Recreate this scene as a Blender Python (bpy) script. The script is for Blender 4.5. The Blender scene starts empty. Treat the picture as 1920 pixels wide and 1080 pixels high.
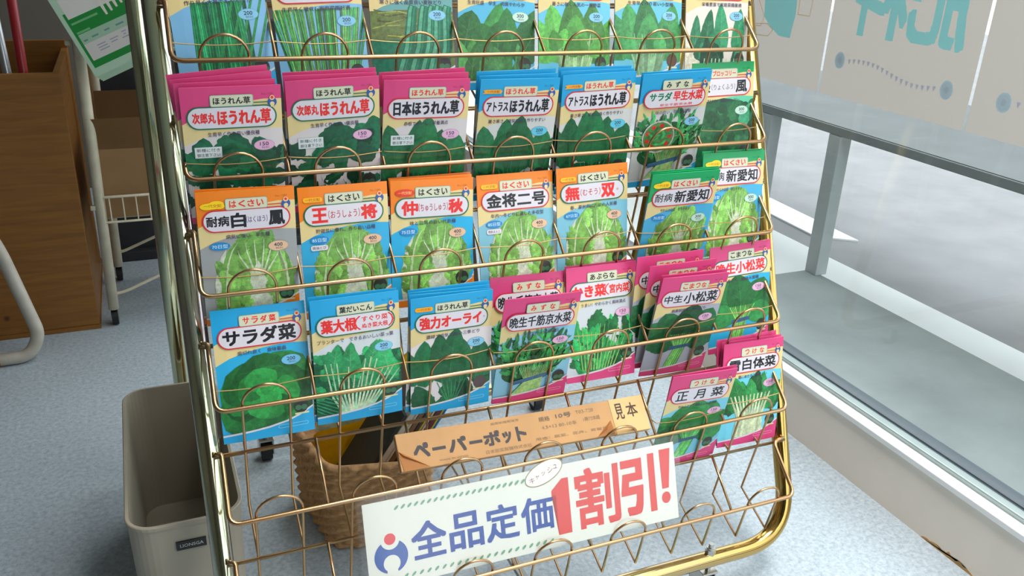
import bpy, bmesh, math, random
from mathutils import Vector, Matrix

# ------------------------------------------------------------------ camera, world, lights, exposure
S = bpy.context.scene
COL = S.collection
PI = math.pi

cam_data = bpy.data.cameras.new('camera')
cam = bpy.data.objects.new('camera', cam_data)
COL.objects.link(cam)
cam_data.sensor_width = 36.0
cam_data.lens = 1636.72 / 1920.0 * 36.0
cam_data.clip_start = 0.02
right = Vector((0.92157695, -0.38637278, 0.03757668))
up = Vector((0.11806103, 0.37117388, 0.92102744))
fwd = Vector((0.36980741, 0.84436131, -0.38768086))
cam.matrix_world = Matrix(((right.x, up.x, -fwd.x, -0.04115),
                           (right.y, up.y, -fwd.y, -0.96601),
                           (right.z, up.z, -fwd.z, 0.99745),
                           (0, 0, 0, 1)))
S.camera = cam

S.view_settings.view_transform = 'Standard'
S.view_settings.look = 'None'
S.view_settings.gamma = 1.0
S.view_settings.use_curve_mapping = False
S.view_settings.exposure = 0.75

world = bpy.data.worlds.new('overcast_sky')
S.world = world
world.use_nodes = True
wn = world.node_tree
wbg = wn.nodes['Background']
wbg.inputs['Color'].default_value = (0.92, 0.965, 1.0, 1)
wbg.inputs['Strength'].default_value = 1.8

LAMPS = [(0.85, -0.70, 2.5, 13.5), (0.85, 1.5, 2.5, 4.0)]  # unseen lamps added to brighten the rack and leave the left side darker
for lx, ly, lz, lw in LAMPS:
    ld = bpy.data.lights.new('added_ceiling_lamp', 'AREA')
    ld.shape = 'RECTANGLE'
    ld.size = 0.5
    ld.size_y = 1.2
    ld.energy = lw
    ld.spread = math.radians(90)
    ld.color = (1.0, 0.97, 0.92)
    lo = bpy.data.objects.new('added_ceiling_lamp', ld)
    lo.location = (lx, ly, lz)
    COL.objects.link(lo)
# daylight through the shop window: a portal that guides sky sampling
pd = bpy.data.lights.new('window_daylight', 'AREA')
pd.shape = 'RECTANGLE'
pd.size = 2.2
pd.size_y = 5.0
pd.cycles.is_portal = True
po = bpy.data.objects.new('window_daylight', pd)
po.location = (1.235, 0.0, 1.24)
po.rotation_euler = (0, PI / 2, 0)
COL.objects.link(po)


# ------------------------------------------------------------------ helpers
def lin(c):
    return tuple(((v / 255.0) / 12.92 if v / 255.0 <= 0.04045 else (((v / 255.0) + 0.055) / 1.055) ** 2.4) for v in c)


def rgba(c):
    return lin(c) + (1.0,)


def new_mat(name):
    m = bpy.data.materials.new(name)
    m.use_nodes = True
    nt = m.node_tree
    b = nt.nodes['Principled BSDF']
    return m, nt, b


def mat(name, c, rough=0.5, metal=0.0, var=0.0, scale=20.0, bump=0.0, bscale=None, spec=0.5, stretch=(1, 1, 1)):
    """plain colour with a little procedural variation and bump"""
    m, nt, b = new_mat(name)
    b.inputs['Roughness'].default_value = rough
    b.inputs['Metallic'].default_value = metal
    b.inputs['Specular IOR Level'].default_value = spec
    b.inputs['Base Color'].default_value = rgba(c)
    if var > 0 or bump > 0:
        tc = nt.nodes.new('ShaderNodeTexCoord')
        mp = nt.nodes.new('ShaderNodeMapping')
        mp.inputs['Scale'].default_value = stretch
        nt.links.new(tc.outputs['Object'], mp.inputs['Vector'])
        nz = nt.nodes.new('ShaderNodeTexNoise')
        nz.inputs['Scale'].default_value = scale
        nz.inputs['Detail'].default_value = 5
        nt.links.new(mp.outputs['Vector'], nz.inputs['Vector'])
        if var > 0:
            r = nt.nodes.new('ShaderNodeValToRGB')
            l = lin(c)
            r.color_ramp.elements[0].position = 0.3
            r.color_ramp.elements[1].position = 0.7
            r.color_ramp.elements[0].color = tuple(v * (1 - var) for v in l) + (1,)
            r.color_ramp.elements[1].color = tuple(min(1, v * (1 + var)) for v in l) + (1,)
            nt.links.new(nz.outputs['Fac'], r.inputs['Fac'])
            nt.links.new(r.outputs['Color'], b.inputs['Base Color'])
        if bump > 0:
            bn = nt.nodes.new('ShaderNodeBump')
            bn.inputs['Strength'].default_value = bump
            bn.inputs['Distance'].default_value = 0.002
            nz2 = nt.nodes.new('ShaderNodeTexNoise')
            nz2.inputs['Scale'].default_value = bscale or scale * 4
            nz2.inputs['Detail'].default_value = 4
            nt.links.new(mp.outputs['Vector'], nz2.inputs['Vector'])
            nt.links.new(nz2.outputs['Fac'], bn.inputs['Height'])
            nt.links.new(bn.outputs['Normal'], b.inputs['Normal'])
    return m


def print_mat(name, mottled, rough=0.34):
    """printed film: the ink colour comes from the mesh's colour attribute"""
    m, nt, b = new_mat(name)
    at = nt.nodes.new('ShaderNodeAttribute')
    at.attribute_name = 'ink'
    b.inputs['Roughness'].default_value = rough
    b.inputs['Specular IOR Level'].default_value = 0.45
    if mottled:
        tc = nt.nodes.new('ShaderNodeTexCoord')
        nz = nt.nodes.new('ShaderNodeTexNoise')
        nz.inputs['Scale'].default_value = 170
        nz.inputs['Detail'].default_value = 6
        nz.inputs['Roughness'].default_value = 0.65
        nt.links.new(tc.outputs['Object'], nz.inputs['Vector'])
        mr = nt.nodes.new('ShaderNodeMapRange')
        mr.inputs['From Min'].default_value = 0.3
        mr.inputs['From Max'].default_value = 0.7
        mr.inputs['To Min'].default_value = 0.62
        mr.inputs['To Max'].default_value = 1.3
        nt.links.new(nz.outputs['Fac'], mr.inputs['Value'])
        mx = nt.nodes.new('ShaderNodeVectorMath')
        mx.operation = 'SCALE'
        nt.links.new(at.outputs['Color'], mx.inputs[0])
        nt.links.new(mr.outputs['Result'], mx.inputs['Scale'])
        nt.links.new(mx.outputs['Vector'], b.inputs['Base Color'])
    else:
        nt.links.new(at.outputs['Color'], b.inputs['Base Color'])
    return m


M = {}
M['print'] = print_mat('packet_print', False)
M['photo'] = print_mat('packet_picture', True)
M['card_print'] = print_mat('card_print', False, 0.45)
M['paper_print'] = print_mat('paper_print', False, 0.8)


def gold_mat(name, a, b_, c_, rough, warm=None):
    """yellow zinc plating: gold with green and purple bloom"""
    m, nt, b = new_mat(name)
    b.inputs['Metallic'].default_value = 1.0
    b.inputs['Roughness'].default_value = rough
    tc = nt.nodes.new('ShaderNodeTexCoord')
    nz = nt.nodes.new('ShaderNodeTexNoise')
    nz.inputs['Scale'].default_value = 5.0
    nz.inputs['Detail'].default_value = 3
    nt.links.new(tc.outputs['Object'], nz.inputs['Vector'])
    lw = nt.nodes.new('ShaderNodeLayerWeight')
    lw.inputs['Blend'].default_value = 0.35
    ad = nt.nodes.new('ShaderNodeMath')
    ad.operation = 'MULTIPLY_ADD'
    ad.inputs[1].default_value = 0.55
    nt.links.new(lw.outputs['Facing'], ad.inputs[0])
    nt.links.new(nz.outputs['Fac'], ad.inputs[2])
    r = nt.nodes.new('ShaderNodeValToRGB')
    e = r.color_ramp.elements
    e[0].position, e[0].color = 0.36, rgba(a)
    e[1].position, e[1].color = 0.95, rgba(c_)
    x = e.new(0.6)
    x.color = rgba(b_)
    nt.links.new(ad.outputs[0], r.inputs['Fac'])
    if warm:
        sx = nt.nodes.new('ShaderNodeSeparateXYZ')
        nt.links.new(tc.outputs['Object'], sx.inputs[0])
        mr = nt.nodes.new('ShaderNodeMapRange')
        mr.inputs['From Min'].default_value = -0.35
        mr.inputs['From Max'].default_value = 0.40
        nt.links.new(sx.outputs['X'], mr.inputs['Value'])
        mx = nt.nodes.new('ShaderNodeMix')
        mx.data_type = 'RGBA'
        nt.links.new(mr.outputs['Result'], mx.inputs['Factor'])
        nt.links.new(r.outputs['Color'], mx.inputs['A'])
        mx.inputs['B'].default_value = rgba(warm)
        nt.links.new(mx.outputs['Result'], b.inputs['Base Color'])
    else:
        nt.links.new(r.outputs['Color'], b.inputs['Base Color'])
    return m


M['tube'] = gold_mat('zinc_plated_tube', (214, 208, 172), (196, 204, 170), (186, 172, 186), 0.12, (196, 162, 92))
M['wire'] = gold_mat('zinc_plated_wire', (196, 166, 104), (190, 146, 110), (182, 168, 122), 0.28)
M['cord'] = mat('brass_cord', (176, 146, 96), 0.5, 0.7)
M['steel'] = mat('bare_steel', (190, 190, 185), 0.3, 1.0)
M['black_rubber'] = mat('black_rubber', (26, 27, 29), 0.55, var=0.2)
M['slat'] = mat('taupe_slat', (128, 116, 108), 0.6, var=0.08)
M['bin'] = mat('beige_plastic', (158, 150, 134), 0.5, var=0.06, scale=8, bump=0.05)
M['label_black'] = mat('black_label', (18, 18, 20), 0.4)
M['label_white'] = mat('white_lettering', (205, 205, 200), 0.5)
M['wicker'] = mat('woven_seagrass', (186, 144, 100), 0.85, var=0.25, scale=90, bump=0.5, bscale=260)
M['kraft'] = mat('kraft_paper', (182, 138, 90), 0.7, var=0.07, scale=26, bump=0.06)
M['white_enamel'] = mat('ivory_enamel', (205, 196, 172), 0.45, var=0.12, scale=24)
M['cardboard'] = mat('brown_cardboard', (146, 112, 74), 0.85, var=0.08, scale=14)
M['red_paint'] = mat('red_vinyl', (150, 22, 30), 0.35, var=0.1)
M['silver'] = mat('silver_tube', (170, 172, 176), 0.3, 0.8)
M['chair_tube'] = mat('grey_painted_tube', (186, 180, 168), 0.45, var=0.12, scale=30)
M['orange'] = mat('orange_plastic', (170, 92, 40), 0.5)
M['yellow_bag'] = mat('yellow_plastic_bag', (244, 208, 20), 0.28, var=0.12, scale=30)
M['dark_items'] = mat('dark_plastic', (40, 42, 46), 0.5, var=0.2)
M['wall'] = mat('painted_wall', (104, 97, 88), 0.8, var=0.05, scale=3)
M['ceiling'] = mat('ceiling_board', (200, 198, 192), 0.9, var=0.03)
M['sill_wall'] = mat('beige_low_wall', (240, 230, 218), 0.6, var=0.06, scale=5)
M['cap'] = mat('white_cap', (238, 240, 242), 0.35, var=0.02)
M['rail'] = mat('aluminium_rail', (170, 184, 184), 0.35, 0.4, var=0.05)
M['gasket'] = mat('dark_gasket', (84, 92, 100), 0.5, var=0.1, stretch=(1, 0.05, 1), scale=60)
M['concrete'] = mat('grey_concrete', (146, 152, 151), 0.9, var=0.14, scale=6, bump=0.2)
M['painted_sun'] = mat('concrete_painted_sun', (244, 245, 243), 0.9, var=0.06, scale=4)  # near-white concrete: sunlight by the step is put into the colour
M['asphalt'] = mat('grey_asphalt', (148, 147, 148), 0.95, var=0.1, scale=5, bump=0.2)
M['road_paint'] = mat('white_road_paint', (250, 252, 255), 0.8, var=0.03)
M['bench_top'] = mat('grey_bench_board', (102, 106, 107), 0.7, var=0.1, scale=7)
M['bench_post'] = mat('grey_bench_steel', (172, 178, 178), 0.55, var=0.06)
M['bench_edge'] = mat('dark_grey_edge', (126, 132, 132), 0.6, var=0.06)
M['rust'] = mat('rust_stain', (186, 150, 100), 0.9, var=0.3)


def floor_mat():
    m, nt, b = new_mat('speckled_vinyl_floor')
    tc = nt.nodes.new('ShaderNodeTexCoord')
    n1 = nt.nodes.new('ShaderNodeTexNoise')
    n1.inputs['Scale'].default_value = 120
    n1.inputs['Detail'].default_value = 8
    n1.inputs['Roughness'].default_value = 0.75
    n2 = nt.nodes.new('ShaderNodeTexNoise')
    n2.inputs['Scale'].default_value = 3
    n2.inputs['Detail'].default_value = 3
    for n in (n1, n2):
        nt.links.new(tc.outputs['Object'], n.inputs['Vector'])
    r = nt.nodes.new('ShaderNodeValToRGB')
    e = r.color_ramp.elements
    e[0].position, e[0].color = 0.3, rgba((130, 144, 156))
    e[1].position, e[1].color = 0.72, rgba((196, 206, 214))
    x = e.new(0.5)
    x.color = rgba((167, 180, 190))
    nt.links.new(n1.outputs['Fac'], r.inputs['Fac'])
    mx = nt.nodes.new('ShaderNodeMix')
    mx.data_type = 'RGBA'
    mx.blend_type = 'MULTIPLY'
    mx.inputs['Factor'].default_value = 0.35
    r2 = nt.nodes.new('ShaderNodeValToRGB')
    r2.color_ramp.elements[0].position, r2.color_ramp.elements[0].color = 0.3, (0.72, 0.72, 0.70, 1)
    r2.color_ramp.elements[1].position, r2.color_ramp.elements[1].color = 0.7, (1, 1, 1, 1)
    nt.links.new(n2.outputs['Fac'], r2.inputs['Fac'])
    nt.links.new(r.outputs['Color'], mx.inputs['A'])
    nt.links.new(r2.outputs['Color'], mx.inputs['B'])
    nt.links.new(mx.outputs['Result'], b.inputs['Base Color'])
    b.inputs['Roughness'].default_value = 0.42
    return m


def wood_mat():
    m, nt, b = new_mat('pine_board')
    tc = nt.nodes.new('ShaderNodeTexCoord')
    mp = nt.nodes.new('ShaderNodeMapping')
    mp.inputs['Scale'].default_value = (2.2, 2.2, 26)
    nt.links.new(tc.outputs['Object'], mp.inputs['Vector'])
    nz = nt.nodes.new('ShaderNodeTexNoise')
    nz.inputs['Scale'].default_value = 3.0
    nz.inputs['Detail'].default_value = 6
    nz.inputs['Distortion'].default_value = 0.8
    nt.links.new(mp.outputs['Vector'], nz.inputs['Vector'])
    r = nt.nodes.new('ShaderNodeValToRGB')
    e = r.color_ramp.elements
    e[0].position, e[0].color = 0.3, rgba((122, 78, 28))
    e[1].position, e[1].color = 0.7, rgba((146, 97, 38))
    nt.links.new(nz.outputs['Fac'], r.inputs['Fac'])
    vo = nt.nodes.new('ShaderNodeTexVoronoi')
    vo.inputs['Scale'].default_value = 7.0
    nt.links.new(tc.outputs['Object'], vo.inputs['Vector'])
    kr = nt.nodes.new('ShaderNodeMapRange')
    kr.inputs['From Min'].default_value = 0.03
    kr.inputs['From Max'].default_value = 0.07
    nt.links.new(vo.outputs['Distance'], kr.inputs['Value'])
    mx = nt.nodes.new('ShaderNodeMix')
    mx.data_type = 'RGBA'
    nt.links.new(kr.outputs['Result'], mx.inputs['Factor'])
    mx.inputs['A'].default_value = rgba((70, 40, 20))
    nt.links.new(r.outputs['Color'], mx.inputs['B'])
    nt.links.new(mx.outputs['Result'], b.inputs['Base Color'])
    b.inputs['Roughness'].default_value = 0.45
    return m


def glass_mat(name, tint, gloss):
    """thin pane: clear with a fresnel reflection"""
    m = bpy.data.materials.new(name)
    m.use_nodes = True
    nt = m.node_tree
    nt.nodes.clear()
    out = nt.nodes.new('ShaderNodeOutputMaterial')
    tr = nt.nodes.new('ShaderNodeBsdfTransparent')
    tr.inputs['Color'].default_value = tint
    gl = nt.nodes.new('ShaderNodeBsdfGlossy')
    gl.inputs['Roughness'].default_value = gloss
    lw = nt.nodes.new('ShaderNodeLayerWeight')
    lw.inputs['Blend'].default_value = 0.5
    pw = nt.nodes.new('ShaderNodeMath')
    pw.operation = 'POWER'
    pw.inputs[1].default_value = 5.0
    nt.links.new(lw.outputs['Facing'], pw.inputs[0])
    fr = nt.nodes.new('ShaderNodeMath')
    fr.operation = 'MULTIPLY_ADD'
    fr.inputs[1].default_value = 0.7
    fr.inputs[2].default_value = 0.035
    nt.links.new(pw.outputs[0], fr.inputs[0])
    mx = nt.nodes.new('ShaderNodeMixShader')
    nt.links.new(fr.outputs[0], mx.inputs['Fac'])
    nt.links.new(tr.outputs['BSDF'], mx.inputs[1])
    nt.links.new(gl.outputs['BSDF'], mx.inputs[2])
    nt.links.new(mx.outputs['Shader'], out.inputs['Surface'])
    return m


def paper_mat(name, c, trans):
    """thin paper that lets daylight through; ink from the colour attribute when given"""
    m = bpy.data.materials.new(name)
    m.use_nodes = True
    nt = m.node_tree
    nt.nodes.clear()
    out = nt.nodes.new('ShaderNodeOutputMaterial')
    at = nt.nodes.new('ShaderNodeAttribute')
    at.attribute_name = 'ink'
    d = nt.nodes.new('ShaderNodeBsdfDiffuse')
    t = nt.nodes.new('ShaderNodeBsdfTranslucent')
    mx = nt.nodes.new('ShaderNodeMixShader')
    mx.inputs['Fac'].default_value = trans
    nt.links.new(at.outputs['Color'], d.inputs['Color'])
    nt.links.new(at.outputs['Color'], t.inputs['Color'])
    nt.links.new(d.outputs['BSDF'], mx.inputs[1])
    nt.links.new(t.outputs['BSDF'], mx.inputs[2])
    nt.links.new(mx.outputs['Shader'], out.inputs['Surface'])
    return m


M['floor'] = floor_mat()
M['wood'] = wood_mat()
M['glass'] = glass_mat('window_glass', (0.93, 0.96, 0.96, 1), 0.02)
M['film'] = glass_mat('laminate_film', (0.97, 0.98, 0.98, 1), 0.12)
M['poster'] = paper_mat('window_poster_paper', None, 0.5)


# mesh building ------------------------------------------------------
def link(name, me, m=None, parent=None):
    o = bpy.data.objects.new(name, me)
    COL.objects.link(o)
    if m is not None:
        me.materials.append(m)
    if parent is not None:
        o.parent = parent
    return o


def obj(name, bm, m, parent=None, smooth=False):
    me = bpy.data.meshes.new(name)
    bmesh.ops.recalc_face_normals(bm, faces=bm.faces)
    bm.to_mesh(me)
    bm.free()
    if smooth:
        for p in me.polygons:
            p.use_smooth = True
    return link(name, me, m, parent)


def tag(o, label, cat, group=None, kind=None):
    o['label'] = label
    o['category'] = cat
    if group:
        o['group'] = group
    if kind:
        o['kind'] = kind
    return o


def thing(name, label, cat, loc=(0, 0, 0), group=None):
    o = bpy.data.objects.new(name, None)
    o.empty_display_size = 0.05
    COL.objects.link(o)
    o.location = loc
    return tag(o, label, cat, group)


def struct(name, bm, m, parent=None):
    o = obj(name, bm, m, parent)
    if parent is None:
        o['kind'] = 'structure'
    return o


def box(bm, x0, x1, y0, y1, z0, z1, bevel=0.0):
    r = bmesh.ops.create_cube(bm, size=1.0)
    vs = r['verts']
    for v in vs:
        v.co = Vector(((x0 + x1) / 2 + v.co.x * (x1 - x0), (y0 + y1) / 2 + v.co.y * (y1 - y0), (z0 + z1) / 2 + v.co.z * (z1 - z0)))
    if bevel > 0:
        es = list({e for v in vs for e in v.link_edges})
        bmesh.ops.bevel(bm, geom=es, offset=bevel, segments=2, affect='EDGES', profile=0.5)
    return bm


def fillet(pts, rad, n=6):
    """round the inner corners of a polyline"""
    P = [Vector(p) for p in pts]
    out = [P[0]]
    for i in range(1, len(P) - 1):
        a, b, c = P[i - 1], P[i], P[i + 1]
        d1 = (a - b)
        d2 = (c - b)
        r = min(rad, d1.length * 0.49, d2.length * 0.49)
        p1 = b + d1.normalized() * r
        p2 = b + d2.normalized() * r
        for k in range(n + 1):
            t = k / n
            out.append(p1 * (1 - t) ** 2 + b * 2 * t * (1 - t) + p2 * t * t)
    out.append(P[-1])
    return out


def tube(bm, pts, r, seg=8, cap=True):
    P = [Vector(p) for p in pts]
    n = len(P)
    T = []
    for i in range(n):
        a = P[max(0, i - 1)]
        b = P[min(n - 1, i + 1)]
        T.append((b - a).normalized())
    ref = Vector((0, 0, 1)) if abs(T[0].z) < 0.9 else Vector((1, 0, 0))
    u = T[0].cross(ref).normalized()
    rings = []
    for i in range(n):
        u = (u - T[i] * u.dot(T[i])).normalized()
        w = T[i].cross(u)
        rr = r[i] if isinstance(r, (list, tuple)) else r
        rings.append([bm.verts.new(P[i] + u * math.cos(2 * PI * k / seg) * rr + w * math.sin(2 * PI * k / seg) * rr) for k in range(seg)])
    for i in range(n - 1):
        for k in range(seg):
            k2 = (k + 1) % seg
            bm.faces.new((rings[i][k], rings[i][k2], rings[i + 1][k2], rings[i + 1][k]))
    if cap:
        bm.faces.new(rings[0][::-1])
        bm.faces.new(rings[-1])
    return bm


def cyl(bm, a, b, r, seg=20, r2=None):
    return tube(bm, [a, b], [r, r if r2 is None else r2], seg)


# printing: flat coloured shapes and lettering ------------------------
_txt = {}


def text_shape(s):
    key = s
    if key in _txt:
        return _txt[key]
    c = bpy.data.curves.new('lettering', 'FONT')
    c.body = s
    c.size = 1.0
    c.resolution_u = 2
    o = bpy.data.objects.new('lettering', c)
    COL.objects.link(o)
    dg = bpy.context.evaluated_depsgraph_get()
    dg.update()
    me = o.evaluated_get(dg).to_mesh()
    vs = [(v.co.x, v.co.y) for v in me.vertices]
    fs = [tuple(p.vertices) for p in me.polygons]
    o.evaluated_get(dg).to_mesh_clear()
    bpy.data.objects.remove(o)
    bpy.data.curves.remove(c)
    if vs:
        x0 = min(v[0] for v in vs)
        x1 = max(v[0] for v in vs)
        y0 = min(v[1] for v in vs)
        y1 = max(v[1] for v in vs)
        vs = [((x - x0) / max(1e-6, x1 - x0), (y - y0) / max(1e-6, y1 - y0)) for x, y in vs]
    _txt[key] = (vs, fs)
    return _txt[key]


def clip_poly(poly, x0, y0, x1, y1):
    def cut(p, inside, inter):
        out = []
        for i in range(len(p)):
            a, b = p[i - 1], p[i]
            ia, ib = inside(a), inside(b)
            if ib:
                if not ia:
                    out.append(inter(a, b))
                out.append(b)
            elif ia:
                out.append(inter(a, b))
        return out

    def ix(v):
        return lambda a, b: (v, a[1] + (b[1] - a[1]) * (v - a[0]) / (b[0] - a[0]))

    def iy(v):
        return lambda a, b: (a[0] + (b[0] - a[0]) * (v - a[1]) / (b[1] - a[1]), v)
    for f, g in ((lambda q: q[0] >= x0, ix(x0)), (lambda q: q[0] <= x1, ix(x1)), (lambda q: q[1] >= y0, iy(y0)), (lambda q: q[1] <= y1, iy(y1))):
        if len(poly) < 3:
            return []
        poly = cut(poly, f, g)
    return poly


def ell(cx, cy, rx, ry, n=22, a0=0.0, a1=2 * PI, rot=0.0):
    full = abs(a1 - a0 - 2 * PI) < 1e-6
    m = n if full else n + 1
    out = []
    for i in range(m):
        a = a0 + (a1 - a0) * i / n
        x, y = rx * math.cos(a), ry * math.sin(a)
        out.append((cx + x * math.cos(rot) - y * math.sin(rot), cy + x * math.sin(rot) + y * math.cos(rot)))
    return out


def rrect(x0, y0, x1, y1, r, n=5):
    r = min(r, abs(x1 - x0) / 2, abs(y1 - y0) / 2)
    out = []
    for cx, cy, a in ((x1 - r, y1 - r, 0), (x0 + r, y1 - r, PI / 2), (x0 + r, y0 + r, PI), (x1 - r, y0 + r, 3 * PI / 2)):
        for i in range(n + 1):
            t = a + PI / 2 * i / n
            out.append((cx + r * math.cos(t), cy + r * math.sin(t)))
    return out


def stroke(pts, w, w1=None):
    """ribbon polygon along a 2-D polyline"""
    n = len(pts)
    L, R = [], []
    for i in range(n):
        a = pts[max(0, i - 1)]
        b = pts[min(n - 1, i + 1)]
        dx, dy = b[0] - a[0], b[1] - a[1]
        l = math.hypot(dx, dy) or 1
        ww = w if w1 is None else w + (w1 - w) * i / (n - 1)
        L.append((pts[i][0] - dy / l * ww / 2, pts[i][1] + dx / l * ww / 2))
        R.append((pts[i][0] + dy / l * ww / 2, pts[i][1] - dx / l * ww / 2))
    return L + R[::-1]


class Sheet:
    """2-D artwork: x to the right, y downwards; painted back to front"""

    def __init__(s, step=1.0e-5, base=9e-5, clip=None):
        s.P = []
        s.T = []
        s.step = step
        s.z = base
        s.clip = clip

    def poly(s, pts, c, clip=None):
        k = clip or s.clip
        if k:
            pts = clip_poly(pts, *k)
        q = []
        for p in pts:
            if not q or math.hypot(p[0] - q[-1][0], p[1] - q[-1][1]) > 1e-5:
                q.append(p)
        if len(q) > 2 and math.hypot(q[0][0] - q[-1][0], q[0][1] - q[-1][1]) < 1e-5:
            q.pop()
        if len(q) < 3:
            return
        s.z += s.step
        s.P.append((q, lin(c), s.z))

    def text(s, t, x0, y0, x1, y1, c, bold=0.02):
        """lettering that fills the box, y0 above y1; bold widens every stroke by that share of the height"""
        vs, fs = text_shape(t)
        if not vs:
            return
        s.z += s.step
        d = bold * abs(y1 - y0)
        sh_ = [(0, 0)] if d <= 0 else [(0, 0), (-d, -d), (d, -d), (-d, d), (d, d)]
        x0, x1, y0, y1 = x0 + d, x1 - d, y0 + d, y1 - d
        for ox, oy in sh_:
            s.z += 3e-6
            s.T.append(([(x0 + vx * (x1 - x0) + ox, y1 + vy * (y0 - y1) + oy) for vx, vy in vs], fs, lin(c), s.z))

    def build(s, name, m, parent, W, H, g=None, cuts=None, back=False):
        """mesh in the parent's frame: sheet x 0..1 over W, y down over H, front face toward -Y"""
        verts, faces, cols = [], [], []
        bm = bmesh.new()
        lay = bm.faces.layers.float_vector.new('c')
        lz = bm.verts.layers.float.new('z')
        for pts, c, z in s.P:
            vs = [bm.verts.new((x, y, 0)) for x, y in pts]
            for v in vs:
                v[lz] = z
            try:
                f = bm.faces.new(vs)
            except ValueError:
                continue
            f[lay] = Vector(c)
        bmesh.ops.triangulate(bm, faces=bm.faces)
        if cuts:
            nx, ny, hx, hy = cuts
            for i in range(1, nx):
                bmesh.ops.bisect_plane(bm, geom=bm.verts[:] + bm.edges[:] + bm.faces[:], plane_co=(i / nx * hx, 0, 0), plane_no=(1, 0, 0))
            for j in range(1, ny):
                bmesh.ops.bisect_plane(bm, geom=bm.verts[:] + bm.edges[:] + bm.faces[:], plane_co=(0, j / ny * hy, 0), plane_no=(0, 1, 0))
        bm.verts.index_update()
        zz = [v[lz] for v in bm.verts]
        # cut vertices lose the layer: recover it from their island
        seen = {}
        for v in bm.verts:
            if v.index in seen:
                continue
            st = [v]
            isl = []
            mz = 0
            seen[v.index] = 1
            while st:
                a = st.pop()
                isl.append(a.index)
                mz = max(mz, zz[a.index])
                for e in a.link_edges:
                    b = e.other_vert(a)
                    if b.index not in seen:
                        seen[b.index] = 1
                        st.append(b)
            for i in isl:
                zz[i] = mz

        def put(x, y, z):
            d = (g(x, y) if g else 0.0) + z
            verts.append(((x - 0.5) * W, -d, H - y * W))
        for v in bm.verts:
            put(v.co.x, v.co.y, zz[v.index])
        for f in bm.faces:
            idx = [v.index for v in f.verts]
            a, b, c = [Vector(verts[i]) for i in idx[:3]]
            if (b - a).cross(c - a).y > 0:
                idx = idx[::-1]
            faces.append(tuple(idx))
            cols.append(tuple(f[lay]))
        bm.free()
        for vs, fs, c, z in s.T:
            for f in fs:
                tri = [vs[i] for i in f]
                pieces = [tri]
                if cuts:
                    nx, ny, hx, hy = cuts
                    i0, i1 = int(min(q[0] for q in tri) / hx * nx), int(max(q[0] for q in tri) / hx * nx)
                    j0, j1 = int(min(q[1] for q in tri) / hy * ny), int(max(q[1] for q in tri) / hy * ny)
                    if i0 != i1 or j0 != j1:
                        pieces = [clip_poly(tri, i / nx * hx, j / ny * hy, (i + 1) / nx * hx, (j + 1) / ny * hy) for i in range(i0, i1 + 1) for j in range(j0, j1 + 1)]
                for pc in pieces:
                    if len(pc) < 3:
                        continue
                    o = len(verts)
                    for x, y in pc:
                        put(x, y, z)
                    ar = sum(pc[k - 1][0] * pc[k][1] - pc[k][0] * pc[k - 1][1] for k in range(len(pc)))
                    idx = list(range(o, o + len(pc)))
                    if ar > 0:
                        idx = idx[::-1]
                    faces.append(tuple(idx))
                    cols.append(c)
        me = bpy.data.meshes.new(name)
        me.from_pydata(verts, [], faces)
        set_ink(me, cols)
        return link(name, me, m, parent)


def set_ink(me, cols):
    at = me.color_attributes.new('ink', 'FLOAT_COLOR', 'CORNER')
    buf = []
    for p, c in zip(me.polygons, cols):
        buf += list(c[:3]) + [1.0]
        for _ in range(p.loop_total - 1):
            buf += list(c[:3]) + [1.0]
    at.data.foreach_set('color', buf)


def flat_ink(o, c):
    set_ink(o.data, [lin(c)] * len(o.data.polygons))


# ------------------------------------------------------------------ the setting
bm = bmesh.new()
box(bm, -2.2, 1.17, -3.2, 2.9, -0.05, 0.0)
struct('floor', bm, M['floor'])
bm = bmesh.new()
box(bm, -2.2, 1.25, 2.6, 2.7, 0.0, 2.65)
struct('wall_back', bm, M['wall'])
bm = bmesh.new()
box(bm, -2.3, -2.2, -3.2, 2.7, 0.0, 2.65)
struct('wall_left', bm, M['wall'])
bm = bmesh.new()
box(bm, -2.3, 0.75, -3.3, -3.2, 0.0, 2.65)
struct('wall_front', bm, M['wall'])
bm = bmesh.new()
box(bm, -2.3, 1.25, -3.2, 2.7, 2.65, 2.72)
struct('ceiling', bm, M['ceiling'])
bm = bmesh.new()
box(bm, 1.17, 1.245, -3.2, 2.6, -0.05, 0.127)
box(bm, 1.17, 1.245, -3.2, 2.6, 2.4, 2.65)
struct('wall_right', bm, M['sill_wall'])
bm = bmesh.new()
box(bm, 1.166, 1.192, -3.2, 2.6, 0.122, 0.1335, 0.0015)
struct('trim_1', bm, M['cap'])
bm = bmesh.new()
box(bm, 1.1935, 1.2125, -3.2, 2.6, 0.124, 0.142, 0.003)
box(bm, 1.1925, 1.1937, -3.2, 2.6, 0.122, 0.1338)
fr = struct('window_1', bm, M['rail'])
bm = bmesh.new()
box(bm, 1.2065, 1.2095, -3.2, 2.6, 0.140, 2.4)
struct('pane', bm, M['glass'], fr)
bm = bmesh.new()
for k, (xa, xb, zt) in enumerate(((1.2125, 1.222, 0.1345), (1.222, 1.230, 0.1315), (1.230, 1.240, 0.1345), (1.240, 1.250, 0.1345), (1.250, 1.264, 0.1320))):
    box(bm, xa, xb, -3.2, 2.6, 0.10, zt)
struct('track', bm, M['gasket'], fr)
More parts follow.
